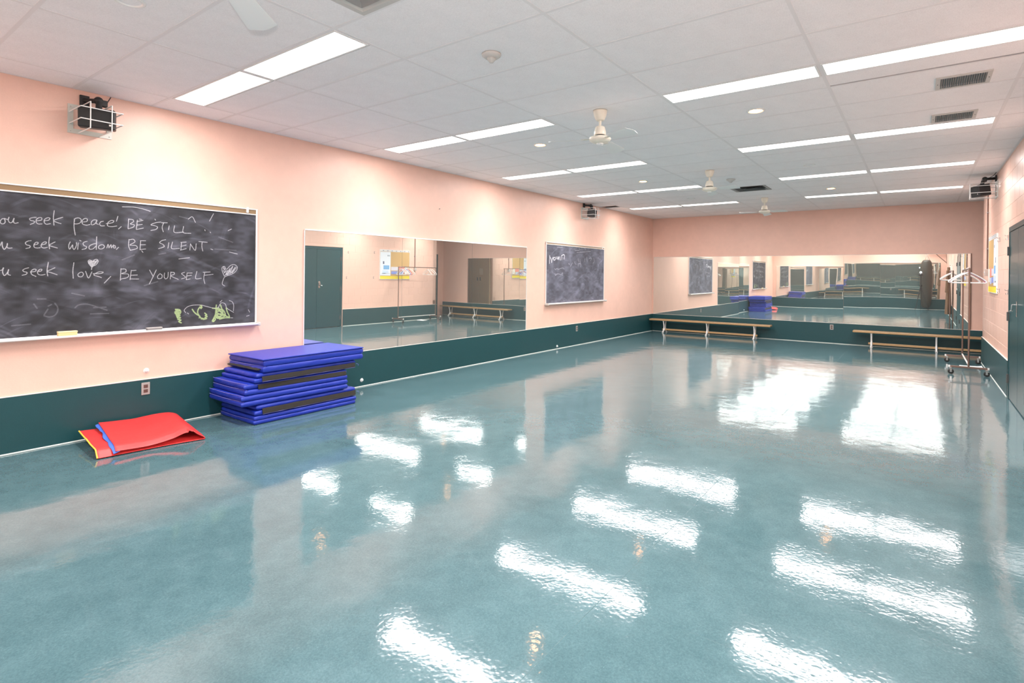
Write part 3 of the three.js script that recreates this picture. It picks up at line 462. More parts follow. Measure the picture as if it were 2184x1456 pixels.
// ================================================================ CAGED SPEAKERS
function cagedSpeaker(label, pos, turn, yaw, pitch) {       // local +x out of the wall, z along it
  const t = thing('caged_speaker', label, 'speaker', pos, turn, 'wall speakers in wire cages');
  const plateMat = M({ color: L3(0.60, 0.58, 0.52), roughness: 0.35 });
  mesh('mounting_plate', frameBars('x', 0.001, 0.008, -0.125, 0.125, -0.162, 0.162, 0.04), plateMat, t);
  for (const a of [-1, 1]) for (const b of [-1, 1]) mesh('bolt', new THREE.SphereGeometry(0.0055, 10, 8).translate(0.008, a * 0.106, -b * 0.142), mat.ventFrame, t);
  const wire = pts => mesh('cage_wire', bent(pts.map(p => V(...p)), 0.0045, 8), mat.white, t);
  for (const z of [-0.085, 0.068]) wire([[0.006, 0.105, z], [0.31, 0.105, z], [0.31, -0.115, z], [0.006, -0.115, z]]);
  for (const y of [0.055, -0.045]) wire([[0.006, y, -0.15], [0.305, y, -0.15], [0.305, y, 0.15], [0.006, y, 0.15]]);
  const s = mesh('speaker_body', rbox(-0.075, 0.075, -0.085, 0.085, -0.13, 0.13, 0.014, 3), mat.black, t);
  s.position.set(0.185, -0.005, 0); s.rotation.set(0, yaw, pitch);
  mesh('front_grille', rbox(0.072, 0.079, -0.074, 0.074, -0.118, 0.118, 0.006), M({ color: L3(0.028, 0.027, 0.027), roughness: 0.8 }), s);
  mesh('badge', rbox(0.079, 0.081, -0.055, -0.04, 0.085, 0.1, 0.001), mat.white, s);
  mesh('ball_bracket', merged([rbox(0.001, 0.02, 0.13, 0.22, -0.08, -0.01, 0.004), rod(V(0.015, 0.175, -0.045), V(0.14, 0.165, 0.02), 0.02, 0.02, 12), new THREE.SphereGeometry(0.036, 14, 10).translate(0.14, 0.165, -0.02), rod(V(0.15, 0.165, 0.02), V(0.18, 0.06, 0.01), 0.022, 0.026, 12), rbox(0.12, 0.17, 0.12, 0.175, 0.03, 0.08, 0.006)]), mat.black, t);
  mesh('cable', tube([V(0.15, 0.15, 0.08), V(0.06, 0.19, 0.11), V(0.01, 0.255, 0.15)], 0.004, 12, 6), mat.black, t);
  return t;
}
cagedSpeaker('black speaker in white wire cage above the large chalkboard', [XL, 2.807, 1.677], 0, -0.35, -0.12);
cagedSpeaker('black speaker in white wire cage above the farther smudged chalkboard', [XL, 2.85, 10.62], 0, 0.3, -0.12);
cagedSpeaker('black speaker in white wire cage on the block wall', [XR, 2.83, 10.86], Math.PI, 0.3, -0.12);

// ================================================================ OUTLETS AND SMALL WALL FITTINGS
function outlet(label, pos, turn, w = 0.072, h = 0.116) {
  const t = thing('electrical_outlet', label, 'outlet', pos, turn, 'wall outlets');
  mesh('cover_plate', rbox(0.0, 0.006, -h / 2, h / 2, -w / 2, w / 2, 0.003), M({ color: L3(0.34, 0.32, 0.30), roughness: 0.4 }), t);
  for (const s of [-1, 1]) { const r = mesh('receptacle', rbox(0.004, 0.0085, s * 0.022 - 0.016, s * 0.022 + 0.016, -0.018, 0.018, 0.012, 3), M({ color: L3(0.12, 0.06, 0.05), roughness: 0.5 }), t); mesh('slots', merged([box(0.0085, 0.0088, s * 0.022 - 0.005, s * 0.022 + 0.006, -0.008, -0.005), box(0.0085, 0.0088, s * 0.022 - 0.005, s * 0.022 + 0.006, 0.005, 0.008)]), mat.black, r); }
}
outlet('steel wall outlet with brown sockets above the red folded mat', [XL + 0.014, 0.378, 2.127], 0);
outlet('small wall outlet in the teal band under the farther chalkboard', [XL + 0.014, 0.355, 10.3], 0);
outlet('wall outlet in the teal band between the two benches', [-1.609, 0.37, DF - 0.014], -Math.PI / 2);
const nub = (label, x, y, d, sx = 1) => { const t = thing('wall_bumper', label, 'wall fitting', [x, y, d], sx > 0 ? 0 : Math.PI, 'small white wall fittings'); const g1 = lathe([[0.0001, 0.022], [0.012, 0.02], [0.017, 0.008], [0.018, 0]]); g1.rotateZ(-Math.PI / 2); mesh('knob', g1, mat.white, t); const g2 = lathe([[0.0001, 0.005], [0.022, 0.004], [0.025, 0]]); g2.rotateZ(-Math.PI / 2); mesh('base', g2, mat.white, t); };
nub('white knob on the peach wall just above the near outlet', XL, 0.545, 2.137);
nub('white fitting near the floor between mirror and farther chalkboard', XL + 0.014, 0.055, 9.51);
nub('tiny white fitting near the floor just past the blue mats', XL + 0.014, 0.085, 4.65);
{ const t = thing('wall_nail', 'small dark nail in the wall above the wide mirror', 'nail', [XL, 2.484, 6.08]); mesh('shank', rod(V(0, 0, 0), V(0.02, 0.004, 0), 0.003, 0.003, 8), mat.black, t); mesh('head', new THREE.SphereGeometry(0.007, 8, 6).translate(0.02, 0.004, 0), mat.ventGrey, t); }

// ================================================================ BENCHES
function bench(label, x0, x1, legs, D) {
  const t = thing('gym_bench', label, 'bench', [(x0 + x1) / 2, 0, D], 0, 'low gym benches'), cx = (x0 + x1) / 2;
  mesh('seat_plank', rbox(x0 - cx, x1 - cx, 0.308, 0.35, -0.125, 0.125, 0.012, 3), mat.wood, t);
  mesh('lower_beam', rbox(legs[0] - cx - 0.06, legs[2] - cx + 0.06, 0.055, 0.1, -0.028, 0.028, 0.008), mat.wood, t);
  for (const l of legs) {
    const x = l - cx, cast = [];
    for (const s of [-1, 1]) cast.push(tube([V(x, 0.308, s * 0.095), V(x, 0.2, s * 0.06), V(x, 0.11, s * 0.055), V(x, 0.012, s * 0.125)], 0.016, 12, 8));
    cast.push(rbox(x - 0.018, x + 0.018, 0.296, 0.309, -0.11, 0.11, 0.004), rbox(x - 0.02, x + 0.02, 0.045, 0.11, -0.05, 0.05, 0.006), rbox(x - 0.022, x + 0.022, 0, 0.016, -0.15, -0.1, 0.005), rbox(x - 0.022, x + 0.022, 0, 0.016, 0.1, 0.15, 0.005));
    mesh('leg', merged(cast), mat.white, t);
  }
}
bench('varnished low bench in the far left corner under the mirror', -5.86, -2.84, [-5.47, -4.34, -3.21], 14.25);
bench('varnished low bench under the mirror beside the clothes rack', -1.175, 1.86, [-0.83, 0.285, 1.42], 14.25);

// ================================================================ RIGHT WALL: DOOR, BULLETIN BOARD, CONDUIT, HOOKS
{
  const t = structure('door_1', 'teal steel double door in the block wall', 'door');
  t.position.set(XR, 0, -8.53);
  const F = 0.05;
  mesh('door_frame', merged([box(-0.012, 0.11, 0, 2.09, 0.74, 0.74 + F), box(-0.012, 0.11, 0, 2.09, -0.74 - F, -0.74), box(-0.012, 0.11, 2.09, 2.15, -0.74 - F, 0.74 + F)]), mat.tealDoor, t);
  for (const s of [1, -1]) {
    const leaf = mesh('door_leaf', rbox(-0.006, 0.036, 0.01, 2.087, s > 0 ? 0.003 : -0.737, s > 0 ? 0.737 : -0.003, 0.003), mat.tealDoor, t);
    const hz = s * 0.075;
    if (s > 0) mesh('door_handle', merged([rbox(-0.012, -0.006, 1.06, 1.24, hz - 0.025, hz + 0.025, 0.003), rod(V(-0.012, 1.2, hz), V(-0.05, 1.2, hz), 0.008), rod(V(-0.05, 1.2, hz), V(-0.05, 1.13, hz + s * 0.02), 0.009), rod(V(-0.05, 1.13, hz + s * 0.02), V(-0.06, 1.12, hz + s * 0.06), 0.011)]), mat.chrome, leaf);
    for (const y of [0.25, 1.03, 1.85]) mesh('hinge', merged([rod(V(-0.02, y - 0.055, s * 0.745), V(-0.02, y + 0.055, s * 0.745), 0.012, 0.012, 10), rbox(-0.012, -0.006, y - 0.055, y + 0.055, s * 0.745 - 0.025, s * 0.745 + 0.025, 0.002)]), mat.ventDark, leaf);
  }
}
{ // bulletin board
  const D0 = 10.62, D1 = 11.80, y0 = 1.285, y1 = 2.17, c = (D0 + D1) / 2;
  const t = thing('bulletin_board', 'cork bulletin board with yellow border and posters beside the conduit', 'bulletin board', [XR, y0, c], Math.PI);
  const hw = (D1 - D0) / 2, h = y1 - y0;         // local +x out of the wall; local depth is reversed: z' = -z
  mesh('cork_panel', rbox(0.002, 0.014, 0.004, h - 0.004, -hw + 0.004, hw - 0.004, 0.002), mat.cork, t);
  mesh('frame', frameBars('x', 0.001, 0.02, 0, h, -hw, hw, 0.012), mat.aluminium, t);
  mesh('yellow_border', box(0.0145, 0.016, 0.012, 0.095, -hw + 0.012, hw - 0.012), M({ color: L3(0.86, 0.66, 0.03), roughness: 0.7 }), t);
  const bd = mesh('scalloped_border', box(0.0145, 0.016, h - 0.06, h - 0.012, -hw + 0.012, hw - 0.012), M({ color: L3(0.66, 0.66, 0.68), roughness: 0.7 }), t);
  for (let k = 0; k < 14; k++) mesh('border_dot', new THREE.CylinderGeometry(0.014, 0.014, 0.0012, 12).rotateZ(Math.PI / 2).translate(0.0168, h - 0.036, -hw + 0.05 + k * (2 * hw - 0.1) / 13), M({ color: k % 2 ? L3(0.18, 0.2, 0.25) : L3(0.8, 0.78, 0.7), roughness: 0.8 }), bd);
  // poster at the near end, leaflets on the cork  (D smaller = nearer the camera = local depth +)
  const sh = (name, ya, yb, da, db, col, lift = 0) => mesh(name, box(0.0155 + lift, 0.0165 + lift, ya - y0, yb - y0, c - db, c - da), M({ color: col, roughness: 0.75 }), t);
  const po = sh('poster', 1.40, 2.10, 10.64, 11.03, L3(0.72, 0.76, 0.82));
  const pr = (ya, yb, da, db, col) => mesh('print', box(0.0166, 0.0169, ya - y0, yb - y0, c - db, c - da), M({ color: col, roughness: 0.75 }), po);
  pr(1.58, 1.70, 10.76, 10.98, L3(0.20, 0.42, 0.70)); pr(1.74, 1.82, 10.74, 10.79, L3(0.10, 0.12, 0.2)); pr(1.45, 1.55, 10.72, 10.95, L3(0.55, 0.66, 0.8)); pr(1.97, 2.01, 10.9, 11.0, L3(0.4, 0.45, 0.5)); pr(1.44, 1.47, 10.7, 11.0, L3(0.6, 0.62, 0.66));
  [[1.55, 1.66, 11.05, 11.32, L3(0.62, 0.60, 0.66)], [1.53, 1.68, 11.34, 11.58, L3(0.72, 0.25, 0.2)], [1.44, 1.53, 11.06, 11.3, L3(0.22, 0.28, 0.62)], [1.42, 1.52, 11.33, 11.56, L3(0.5, 0.56, 0.74)], [1.45, 1.66, 11.6, 11.76, L3(0.74, 0.70, 0.64)]].forEach(q => sh('leaflet', ...q));
}
{ const t = thing('conduit', 'thin brown electrical conduit running down the block wall to a switch box', 'conduit', [XR, 0, 12.02], Math.PI);
  mesh('pipe', rod(V(0.014, 1.66, 0), V(0.014, H, 0), 0.011, 0.011, 10), M({ color: L3(0.16, 0.09, 0.07), roughness: 0.45 }), t);
  const b = mesh('switch_box', rbox(0.001, 0.05, 1.55, 1.665, -0.04, 0.04, 0.004), M({ color: L3(0.55, 0.48, 0.44), roughness: 0.5 }), t);
  mesh('switch_toggle', rbox(0.05, 0.06, 1.6, 1.62, -0.005, 0.005, 0.002), mat.white, b);
  for (const y of [2.0, 2.6]) mesh('strap', rbox(0.001, 0.028, y - 0.01, y + 0.01, -0.03, 0.03, 0.003), mat.ventGrey, t); }
[[9.51, 2.035, 'upper coat hook nearest the double door'], [10.42, 2.06, 'upper coat hook beside the bulletin board'], [9.46, 1.33, 'lower coat hook nearest the double door'], [10.40, 1.33, 'lower coat hook beside the bulletin board']].forEach(([d, y, label]) => {
  const t = thing('coat_hook', label, 'hook', [XR, y, d], Math.PI, 'coat hooks on the block wall');
  mesh('plate', rbox(0.001, 0.005, -0.03, 0.035, -0.009, 0.009, 0.002), mat.ventGrey, t);
  mesh('hook', tube([V(0.003, 0.022, 0), V(0.026, 0.024, 0), V(0.034, 0.034, 0)], 0.004, 10, 6), mat.chrome, t);
  mesh('lower_hook', tube([V(0.003, -0.015, 0), V(0.018, -0.028, 0), V(0.025, -0.014, 0)], 0.004, 10, 6), mat.chrome, t); });

// recess beside the far wall
{ const t = structure('door_2', 'dark teal door in the entrance recess', 'door'); t.position.set(XE, 0, -13.66);
  mesh('door_frame', merged([box(-0.015, 0.0, 0, 2.1, -0.52, -0.47), box(-0.015, 0.0, 0, 2.1, 0.47, 0.52), box(-0.015, 0.0, 2.1, 2.15, -0.52, 0.52)]), mat.tealDoor, t);
  const l = mesh('door_leaf', rbox(-0.01, 0.0, 0.01, 2.1, -0.468, 0.468, 0.003), mat.tealDoor, t);
  mesh('door_handle', merged([rod(V(-0.01, 1.0, 0.4), V(-0.06, 1.0, 0.4), 0.01), rod(V(-0.06, 1.0, 0.4), V(-0.06, 1.0, 0.28), 0.01)]), mat.chrome, l); }
{ const t = thing('tall_cupboard', 'tall brown wooden cupboard seen only in the mirrors', 'cupboard', [1.5, 0, DE + 0.012]);
  mesh('carcass', rbox(-0.5, 0.5, 0.1, 2.1, 0, 0.05, 0.004), mat.brownWood, t);
  mesh('kick_plate', box(-0.49, 0.49, 0, 0.1, 0.01, 0.045), mat.black, t);
  for (const s of [-1, 1]) { const dr = mesh('cupboard_door', rbox(s > 0 ? 0.004 : -0.496, s > 0 ? 0.496 : -0.004, 0.11, 2.09, 0.05, 0.072, 0.004), mat.brownWood, t);
    mesh('pull', rbox(s * 0.07 - 0.022, s * 0.07 + 0.022, 1.2, 1.33, 0.072, 0.086, 0.004), mat.black, dr); }
  mesh('notice', box(-0.2, -0.02, 1.42, 1.66, 0.0722, 0.0732), M({ color: L3(0.55, 0.42, 0.3), roughness: 0.8 }), t); }

// ================================================================ CLOTHES RACK AND HANGERS
{
  const D0 = 11.1, D1 = 12.66, cx = 0.62, cd = (D0 + D1) / 2, top = 1.655;
  const t = thing('clothes_rack', 'brown metal rolling clothes rack beside the block wall', 'clothes rack', [cx, 0, cd]);
  const a = D0 - cd, b = D1 - cd;
  for (const d of [a, b]) {
    mesh('post', rod(V(0, 0.13, d), V(0, top, d), 0.0125, 0.0125, 12), mat.tube, t);
    mesh('foot_bar', rbox(-0.235, 0.235, 0.105, 0.135, d - 0.0125, d + 0.0125, 0.004), mat.tube, t);
    for (const s of [-1, 1]) {
      mesh('end_plug', rbox(s * 0.235 - 0.012, s * 0.235 + 0.012, 0.103, 0.137, d - 0.014, d + 0.014, 0.004), mat.aluminium, t);
      const w = new THREE.TorusGeometry(0.027, 0.013, 8, 20); w.translate(s * 0.215, 0.04, -d);
      const c = mesh('caster_wheel', merged([w, new THREE.CylinderGeometry(0.022, 0.022, 0.014, 14).rotateX(Math.PI / 2).translate(s * 0.215, 0.04, -d)]), mat.rubber, t);
      mesh('caster_fork', merged([rbox(s * 0.215 - 0.014, s * 0.215 + 0.014, 0.03, 0.09, d + 0.017, d + 0.021, 0.001), rbox(s * 0.215 - 0.014, s * 0.215 + 0.014, 0.03, 0.09, d - 0.021, d - 0.017, 0.001), rbox(s * 0.215 - 0.016, s * 0.215 + 0.016, 0.084, 0.106, d - 0.021, d + 0.021, 0.003)]), mat.chrome, c);
    }
  }
  mesh('hanging_rail', rod(V(0, top, a - 0.02), V(0, top, b + 0.02), 0.0125, 0.0125, 12), mat.tube, t);
  mesh('lower_rail', rod(V(0, 0.16, a), V(0, 0.16, b), 0.0115, 0.0115, 10), mat.aluminium, t);
  // hangers on the rail
  const cols = { white: L3(0.80, 0.79, 0.79), pink: L3(0.78, 0.42, 0.40), red: L3(0.6, 0.06, 0.06), blue: L3(0.16, 0.24, 0.62) };
  [[11.19, 'white', 0.04, 'white plastic hanger nearest the camera on the rack'], [11.235, 'white', -0.03, 'second white plastic hanger from the near end of the rack'], [11.28, 'pink', 0.05, 'pink plastic hanger among the near hangers'], [11.33, 'white', 0.0, 'third white plastic hanger from the near end of the rack'], [11.385, 'blue', -0.05, 'blue plastic hanger on the near half of the rack'], [11.47, 'red', 0.09, 'dark red plastic hanger on the near half of the rack'], [11.56, 'white', -0.05, 'white plastic hanger next to the red one'], [12.28, 'white', 0.12, 'white plastic hanger on the far half of the rack, nearer one'], [12.39, 'white', -0.08, 'white plastic hanger in the middle of the far group'], [12.5, 'white', 0.1, 'white plastic hanger closest to the far post of the rack']].forEach(([d, c, turn, label]) => {
    const h = thing('clothes_hanger', label, 'hanger', [cx, top, d], turn, 'plastic hangers on the rack');
    const m = M({ color: cols[c], roughness: 0.35 }), P = (x, y) => new THREE.Vector3(x, y, 0);
    mesh('hook', tube([P(-0.016, 0.004), P(-0.008, 0.016), P(0.006, 0.017), P(0.0165, 0.003), P(0.012, -0.02), P(0, -0.035), P(0, -0.06)], 0.0026, 20, 6), c === 'white' ? mat.chrome : m, h);
    mesh('shoulders', tube([P(0, -0.055), P(0.06, -0.082), P(0.15, -0.142), P(0.205, -0.19), P(0.212, -0.21), P(0.195, -0.22), P(0.1, -0.221), P(-0.1, -0.221), P(-0.195, -0.22), P(-0.212, -0.21), P(-0.205, -0.19), P(-0.15, -0.142), P(-0.06, -0.082)], 0.0075, 60, 8, true), m, h);
  });
}
{ const t = mesh('paper_sheet', sheet((u, v) => V(0.56 + 0.3 * u, 0.003 + 0.012 * Math.max(0, u - 0.8) * 5 * u + 0.004 * v * v, 12.05 + 0.22 * v + 0.03 * u), 10, 8, 0.001), mat.paper); tag(t, 'white sheet of paper lying on the floor under the clothes rack', 'paper'); }

// ================================================================ STACK OF BLUE FOLDING MATS
function puffy(x0, x1, y0, y1, d0, d1, r, s, amp = 0.004) {
  const g = new RoundedBoxGeometry(x1 - x0, y1 - y0, d1 - d0, 6, Math.min(r, (y1 - y0) / 2.02)), p = g.attributes.position, nn = g.attributes.normal;
  const hx = (x1 - x0) / 2, hd = (d1 - d0) / 2;
  for (let i = 0; i < p.count; i++) { const x = p.getX(i), y = p.getY(i), z = p.getZ(i); const k = amp * (noise.noise(x * 7 + s, z * 7, y * 11 + s) + 0.6 * noise.noise(x * 19, z * 19 + s, y * 23)); const side = Math.abs(nn.getY(i)) < 0.7 ? 1 : 0.35; p.setXYZ(i, x + nn.getX(i) * k * side, y + nn.getY(i) * k * 0.35, z + nn.getZ(i) * k * side); }
  g.translate((x0 + x1) / 2, (y0 + y1) / 2, -(d0 + d1) / 2);
  g.deleteAttribute('normal'); g.computeVertexNormals();
  return g;
}
// denser puffed slab so that long edges can ripple
function slab(x0, x1, y0, y1, d0, d1, r, s, amp) {
  const prof = [], n = 7; for (let i = 0; i <= n; i++) { const a = -Math.PI / 2 + Math.PI * i / n; prof.push([Math.cos(a), Math.sin(a)]); }
  const hy = (y1 - y0) / 2, rr_ = Math.min(r, hy), ring = [], hx = (x1 - x0) / 2, hd = (d1 - d0) / 2;
  const path = [], m = 26, q = 14;                                    // rounded rectangle outline
  for (let i = 0; i < m; i++) path.push([-hx + 2 * hx * i / m, -hd, 0, -1]); for (let i = 0; i < 2 * q; i++) path.push([hx, -hd + 2 * hd * i / (2 * q), 1, 0]);
  for (let i = 0; i < m; i++) path.push([hx - 2 * hx * i / m, hd, 0, 1]); for (let i = 0; i < 2 * q; i++) path.push([-hx, hd - 2 * hd * i / (2 * q), -1, 0]);
  const pos = [], idx = [], K = path.length;
  for (let j = 0; j <= n; j++) for (let i = 0; i < K; i++) {
    const [px, pz] = path[i], [c, sn] = prof[j], inset = rr_ * (1 - c), fx = 1 - inset / hx, fz = 1 - inset / hd;
    const wv = amp * (noise.noise(px * 8 + s, pz * 8, s) + 0.7 * noise.noise(px * 21 + s, pz * 21, s + j * 0.4)) * (0.3 + c);
    let y = sn * hy; pos.push(px * fx * (1 + wv / hx), y + 0.4 * wv * sn, pz * fz * (1 + wv / hd));
  }
  for (let j = 0; j < n; j++) for (let i = 0; i < K; i++) { const a = j * K + i, b = j * K + (i + 1) % K; idx.push(a, a + K, b, b, a + K, b + K); }
  const cap = (j, up) => { const c = pos.length / 3; pos.push(0, up * hy, 0); for (let i = 0; i < K; i++) { const a = j * K + i, b = j * K + (i + 1) % K; up > 0 ? idx.push(a, c, b) : idx.push(a, b, c); } };
  cap(0, -1); cap(n, 1);
  const g = new THREE.BufferGeometry(); g.setAttribute('position', new THREE.Float32BufferAttribute(pos, 3)); g.setAttribute('uv', new THREE.Float32BufferAttribute(pos.filter((_, i) => i % 3 !== 1), 2)); g.setIndex(idx); g.computeVertexNormals();
  g.translate((x0 + x1) / 2, (y0 + y1) / 2, -(d0 + d1) / 2);
  return g;
}
const MATS = [
  // label, y0, y1, panels, x0, x1, d0, d1, turn, extras
  ['bottom blue folding mat of the stack, resting on the floor', 0.0, 0.082, 2, -5.86, -5.19, 2.81, 4.01, 0.0, ''],
  ['second blue folding mat from the bottom, with dark hook-and-loop strip', 0.084, 0.186, 1, -5.87, -5.20, 2.84, 4.02, 0.012, 'v'],
  ['thick middle blue folding mat sticking out towards the chalkboard', 0.188, 0.402, 4, -5.86, -5.195, 2.70, 3.90, -0.012, 'g'],
  ['fourth blue folding mat, with a long dark strip on its edge', 0.404, 0.498, 1, -5.85, -5.20, 2.83, 4.01, 0.018, 'v'],
  ['top blue folding mat with flat smooth cover', 0.500, 0.635, 2, -5.85, -5.185, 2.89, 4.10, 0.01, 't'],
];
MATS.forEach(([label, y0, y1, n, x0, x1, d0, d1, turn, ex], k) => {
  const cx = (x0 + x1) / 2, cd = (d0 + d1) / 2, hx = (x1 - x0) / 2, hd = (d1 - d0) / 2, h = y1 - y0;
  const t = thing('folding_mat', label, 'gym mat', [cx, y0, cd], turn, 'stacked blue folding mats');
  if (ex === 'v') {
    mesh('mat_panel', slab(-hx, hx - 0.012, h * 0.45, h, -hd, hd, 0.03, k * 3.1, 0.007), mat.blue, t);
    mesh('mat_panel', slab(-hx, hx - 0.006, 0.001, h * 0.45, -hd - 0.02, hd, 0.012, k * 3.1 + 1, 0.004), mat.blue, t);
    const f = sheet((u, v) => V(hx - 0.004 + 0.012 * v + 0.004 * noise.noise(u * 9, v, k), 0.012 + (h * 0.52) * (1 - v) + 0.006 * noise.noise(u * 7, 2, k), -hd + 0.05 + 2 * (hd - 0.03) * u), 40, 4, 0.005);
    const vs = mesh('hook_and_loop_strip', f, mat.velcro, t);
    mesh('strip_binding', tube(Array.from({ length: 22 }, (_, i) => V(hx + 0.009, 0.011 + 0.004 * noise.noise(i * 0.43, 2, k), -hd + 0.05 + 2 * (hd - 0.03) * i / 21)), 0.003, 60, 6), mat.blueEdge, vs);
    mesh('binding_tail', tube([V(hx, h * 0.5, hd + 0.01), V(hx + 0.012, h * 0.42, hd + 0.03), V(hx + 0.004, h * 0.2, hd + 0.035)], 0.0022, 10, 5), mat.blueEdge, vs);
  } else {
    const ph = (h - (ex === 't' ? 0.012 : 0)) / n;
    for (let i = 0; i < n; i++) {
      const shift = ex === 'g' ? (i >= 2 ? 0.03 : -0.005) : 0.004 * i;
      mesh('mat_panel', slab(-hx + (ex === 'g' && i === 3 ? 0.0 : 0), hx - (ex === 'g' && i === 3 ? 0.018 : 0), i * ph + 0.0006, (i + 1) * ph - 0.0006, -hd + shift, hd + (ex === 'g' ? 0 : shift), ex === 'g' ? 0.018 : 0.012, k * 4 + i * 1.7, 0.0045), mat.blue, t);
      if (i < n - 1 || ex === 'g') mesh('seam_piping', tube([V(hx + 0.001, (i + 1) * ph, -hd + 0.02 + shift), V(0, (i + 1) * ph, -hd - 0.006 + shift), V(-hx, (i + 1) * ph, -hd + shift)].map(p => p), 0.0028, 24, 6, false, 0.1), mat.blueEdge, t);
    }
    if (ex === 't') {
      mesh('flat_cover', rbox(-hx - 0.004, hx + 0.006, h - 0.0125, h, -hd - 0.012, hd + 0.006, 0.005, 3), mat.blue, t);
      mesh('loose_flap', sheet((u, v) => V(-hx * 0.95 + hx * 1.8 * u, 0.03 + 0.012 * v + 0.006 * noise.noise(u * 6, v, 4), -hd - 0.03 + 0.05 * v), 18, 4, 0.008), mat.velcro, t);
    }
    if (ex === 'g') {
      const f = sheet((u, v) => V(hx - 0.012 + 0.008 * v, h - 0.014 - 0.045 * v, -hd + 0.16 + (2 * hd - 0.18) * u), 30, 3, 0.004);
      mesh('hook_and_loop_strip', f, mat.velcro, t);
    }
  }
});

// ================================================================ FOLDED RED MAT
{
  const t = thing('folded_red_mat', 'red vinyl mat folded over on the floor against the wall', 'gym mat', [-5.5, 0, 1.95]);
  // section points (D, y) from the free lower edge round the fold to the free upper edge, at the front (v = 0) and the back (v = 1)
  const F = [[1.545, 0.055], [1.75, 0.05], [2.05, 0.03], [2.25, 0.014], [2.312, 0.020], [2.255, 0.066], [2.185, 0.118], [2.06, 0.088], [1.90, 0.066], [1.66, 0.074]];
  const B = [[1.60, 0.095], [1.80, 0.085], [2.10, 0.07], [2.32, 0.045], [2.405, 0.062], [2.37, 0.105], [2.30, 0.128], [2.12, 0.130], [1.95, 0.128], [1.74, 0.145]];
  const xf = [-5.205, -5.185, -5.15, -5.11, -5.095, -5.11, -5.13, -5.145, -5.165, -5.18];
  const cF = new THREE.CatmullRomCurve3(F.map((p, i) => new THREE.Vector3(xf[i], p[1], -p[0])), false, 'centripetal'), cB = new THREE.CatmullRomCurve3(B.map(p => new THREE.Vector3(-5.845, p[1], -p[0])), false, 'centripetal');
  const at0 = (c, u) => c.getPoint(Math.max(0, Math.min(1, u)));
  const body = (u, v) => {
    const a = at0(cF, u), b = at0(cB, u), w = v, p = a.clone().lerp(b, w);
    const drop = Math.exp(-((v / 0.055) ** 2));                       // front edge rolls down
    const low = u < 0.42 ? 0.052 : u > 0.66 ? 0.030 : 0.012;
    p.y -= low * drop * (u > 0.44 && u < 0.62 ? 0.3 : 1); p.x += 0.012 * (1 - drop) * 0 ;
    p.y += 0.005 * noise.noise(u * 9, v * 4, 2.2) * (1 - drop) + 0.012 * Math.sin(Math.min(1, u * 9) * Math.PI) * 0;
    p.y = Math.max(p.y, 0.004);
    p.x += 5.5; p.z += 1.95;
    return p;
  };
  mesh('vinyl_cover', sheet(body, 90, 36, -0.006), mat.red, t);
  mesh('yellow_edge', tube(Array.from({ length: 24 }, (_, i) => { const p = body(0, i / 23); p.y += 0.004; return p; }), 0.006, 60, 6), mat.yellow, t);
  mesh('blue_lining', sheet((u, v) => { const p = body(1, v), e = body(0.94, v), dir = p.clone().sub(e).normalize(); const q = p.clone().addScaledVector(dir, -0.03 + (0.052 + 0.02 * noise.noise(v * 5, 1.3, 2)) * u); q.y -= 0.008 + 0.016 * u + 0.006 * u * noise.noise(v * 7, 4, 1); return q; }, 6, 30, 0.005), M({ color: L3(0.06, 0.16, 0.62), roughness: 0.6 }), t);
}

// ================================================================ BEHIND THE CAMERA, SEEN IN THE END MIRROR
{
  const t = thing('punching_bag', 'tall dark heavy punching bag hanging from a wall bracket', 'punching bag', [0.213, 0, -0.58]);
  mesh('bag_body', lathe([[0.0001, 0.09], [0.10, 0.095], [0.15, 0.13], [0.195, 0.3], [0.212, 0.7], [0.21, 1.3], [0.195, 1.8], [0.165, 2.02], [0.12, 2.10], [0.0001, 2.11]], 36), mat.leather, t);
  mesh('seam_band', merged([0.62, 1.25].map(y => new THREE.TorusGeometry(0.213, 0.004, 6, 40).rotateX(Math.PI / 2).translate(0, y, 0))), mat.black, t);
  for (let k = 0; k < 4; k++) { const a = k * Math.PI / 2 + 0.4; mesh('chain', rod(new THREE.Vector3(0.13 * Math.cos(a), 2.08, 0.13 * Math.sin(a)), new THREE.Vector3(0, 2.36, 0), 0.006, 0.006, 6), mat.chrome, t); }
  mesh('swivel', rod(V(0, 2.35, 0), V(0, 2.62, 0), 0.014, 0.014, 10), mat.chrome, t);
  const w = thing('bag_bracket', 'brown steel wall bracket carrying the punching bag', 'bracket', [XR, 2.3, -0.58], Math.PI);
  mesh('wall_plate', rbox(0.001, 0.012, -0.36, 0.42, -0.06, 0.06, 0.003), mat.tube, w);
  mesh('arm', rbox(0.012, 0.78, 0.32, 0.37, -0.025, 0.025, 0.004), mat.tube, w);
  mesh('brace', rod(V(0.012, -0.3, 0), V(0.62, 0.33, 0), 0.016, 0.016, 10), mat.tube, w);
}
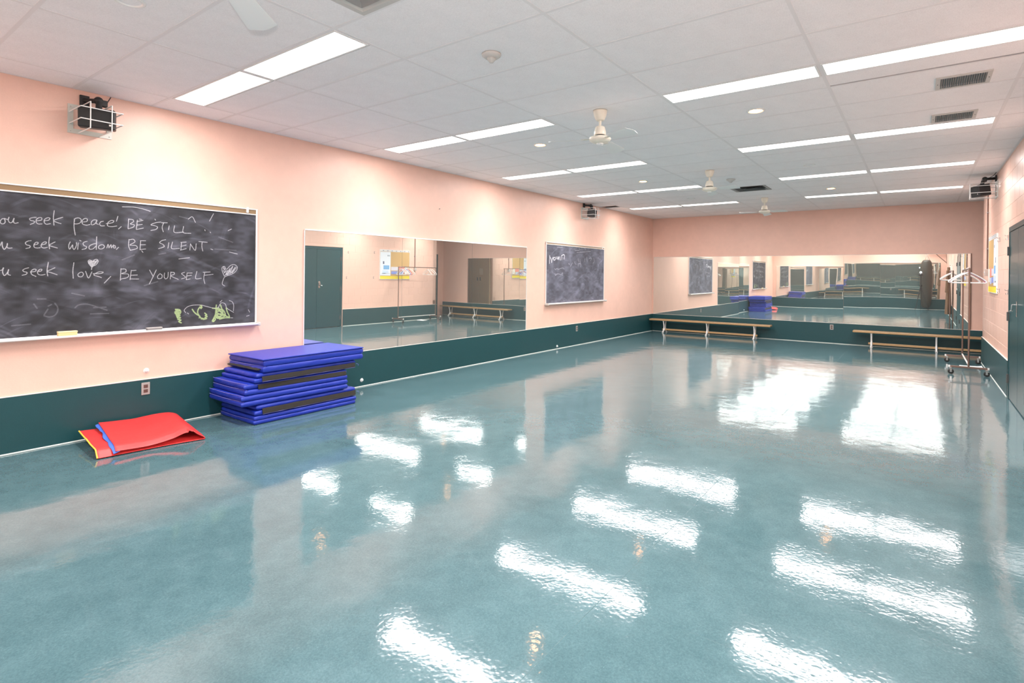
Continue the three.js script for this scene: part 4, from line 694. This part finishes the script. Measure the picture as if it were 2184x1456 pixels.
{ // long coat on a hook beside the camera
  const t = thing('hanging_coat', 'long brown coat hanging on the block wall, seen only in the end mirror', 'coat', [XR, 0, 4.55], Math.PI);
  const cm = M({ color: L3(0.16, 0.085, 0.045), bumpMap: at(clothBump, 4), bumpScale: 0.002, roughness: 0.9 });
  const cloth = (y0, y1, w0, w1, dep, cx, cz, s) => sheet((u, v) => { const a = u * Math.PI * 2, y = y1 + (y0 - y1) * v, w = w0 + (w1 - w0) * Math.sqrt(v), f = 1 + 0.16 * Math.sin(a * 6 + s) * v; return new THREE.Vector3(cx + dep * (0.5 + 0.5 * v) * Math.cos(a) * f, y, cz + w * Math.sin(a) * f); }, 48, 14, 0.004);
  mesh('coat_body', cloth(0.16, 1.78, 0.06, 0.2, 0.085, 0.105, 0, 0.4), cm, t);
  for (const s of [-1, 1]) mesh('sleeve', cloth(0.92, 1.66, 0.04, 0.055, 0.05, 0.14, s * 0.17, 2), cm, t);
  mesh('hook', tube([V(0.002, 1.84, 0), V(0.05, 1.83, 0), V(0.075, 1.86, 0)], 0.006, 10, 6), mat.chrome, t);
  mesh('hanging_loop', tube([V(0.06, 1.845, 0), V(0.09, 1.82, 0), V(0.1, 1.77, 0)], 0.004, 10, 6), cm, t);
}
{ // the photographer's camera on its tripod
  const t = thing('tripod_camera', 'black camera with lit flash on a tripod, reflected in the end mirror', 'camera', [0.03, 0, -0.075]);
  t.rotation.y = 36.565 * Math.PI / 180;
  mesh('camera_body', rbox(-0.07, 0.07, EYE - 0.055, EYE + 0.045, -0.05, 0.01, 0.01), mat.black, t);
  mesh('lens_barrel', rod(V(0, EYE, 0.01), V(0, EYE, 0.045), 0.036, 0.038, 20), mat.black, t);
  const fl = mesh('flash_unit', rbox(-0.035, 0.035, EYE + 0.046, EYE + 0.12, -0.05, -0.012, 0.005), mat.black, t);
  mesh('flash_window', rbox(-0.03, 0.03, EYE + 0.078, EYE + 0.115, -0.0115, -0.006, 0.002), M({ color: L3(0.9, 0.9, 0.9), emissive: L3(1, 1, 1), emissiveIntensity: 60 }), fl);
  const s = new THREE.SpotLight(new THREE.Color(1, 1, 1), 14, 0, 1.35, 0.5, 2); s.position.set(0, EYE + 0.097, -0.004); s.target.position.set(0, EYE + 0.097, -3); s.castShadow = true; t.add(s, s.target);
  mesh('tripod_head', merged([rod(V(0, EYE - 0.055, -0.02), V(0, 0.85, -0.02), 0.014, 0.014, 10), rbox(-0.03, 0.03, 1.02, 1.08, -0.05, 0.01, 0.006)]), mat.black, t);
  for (const a of [2.0, 4.1, 6.1]) mesh('leg', rod(V(0, 1.05, -0.02), V(0.3 * Math.cos(a), 0.01, -0.02 + 0.24 * Math.sin(a)), 0.014, 0.01, 8), mat.black, t);
}
renderer.render(scene, camera);
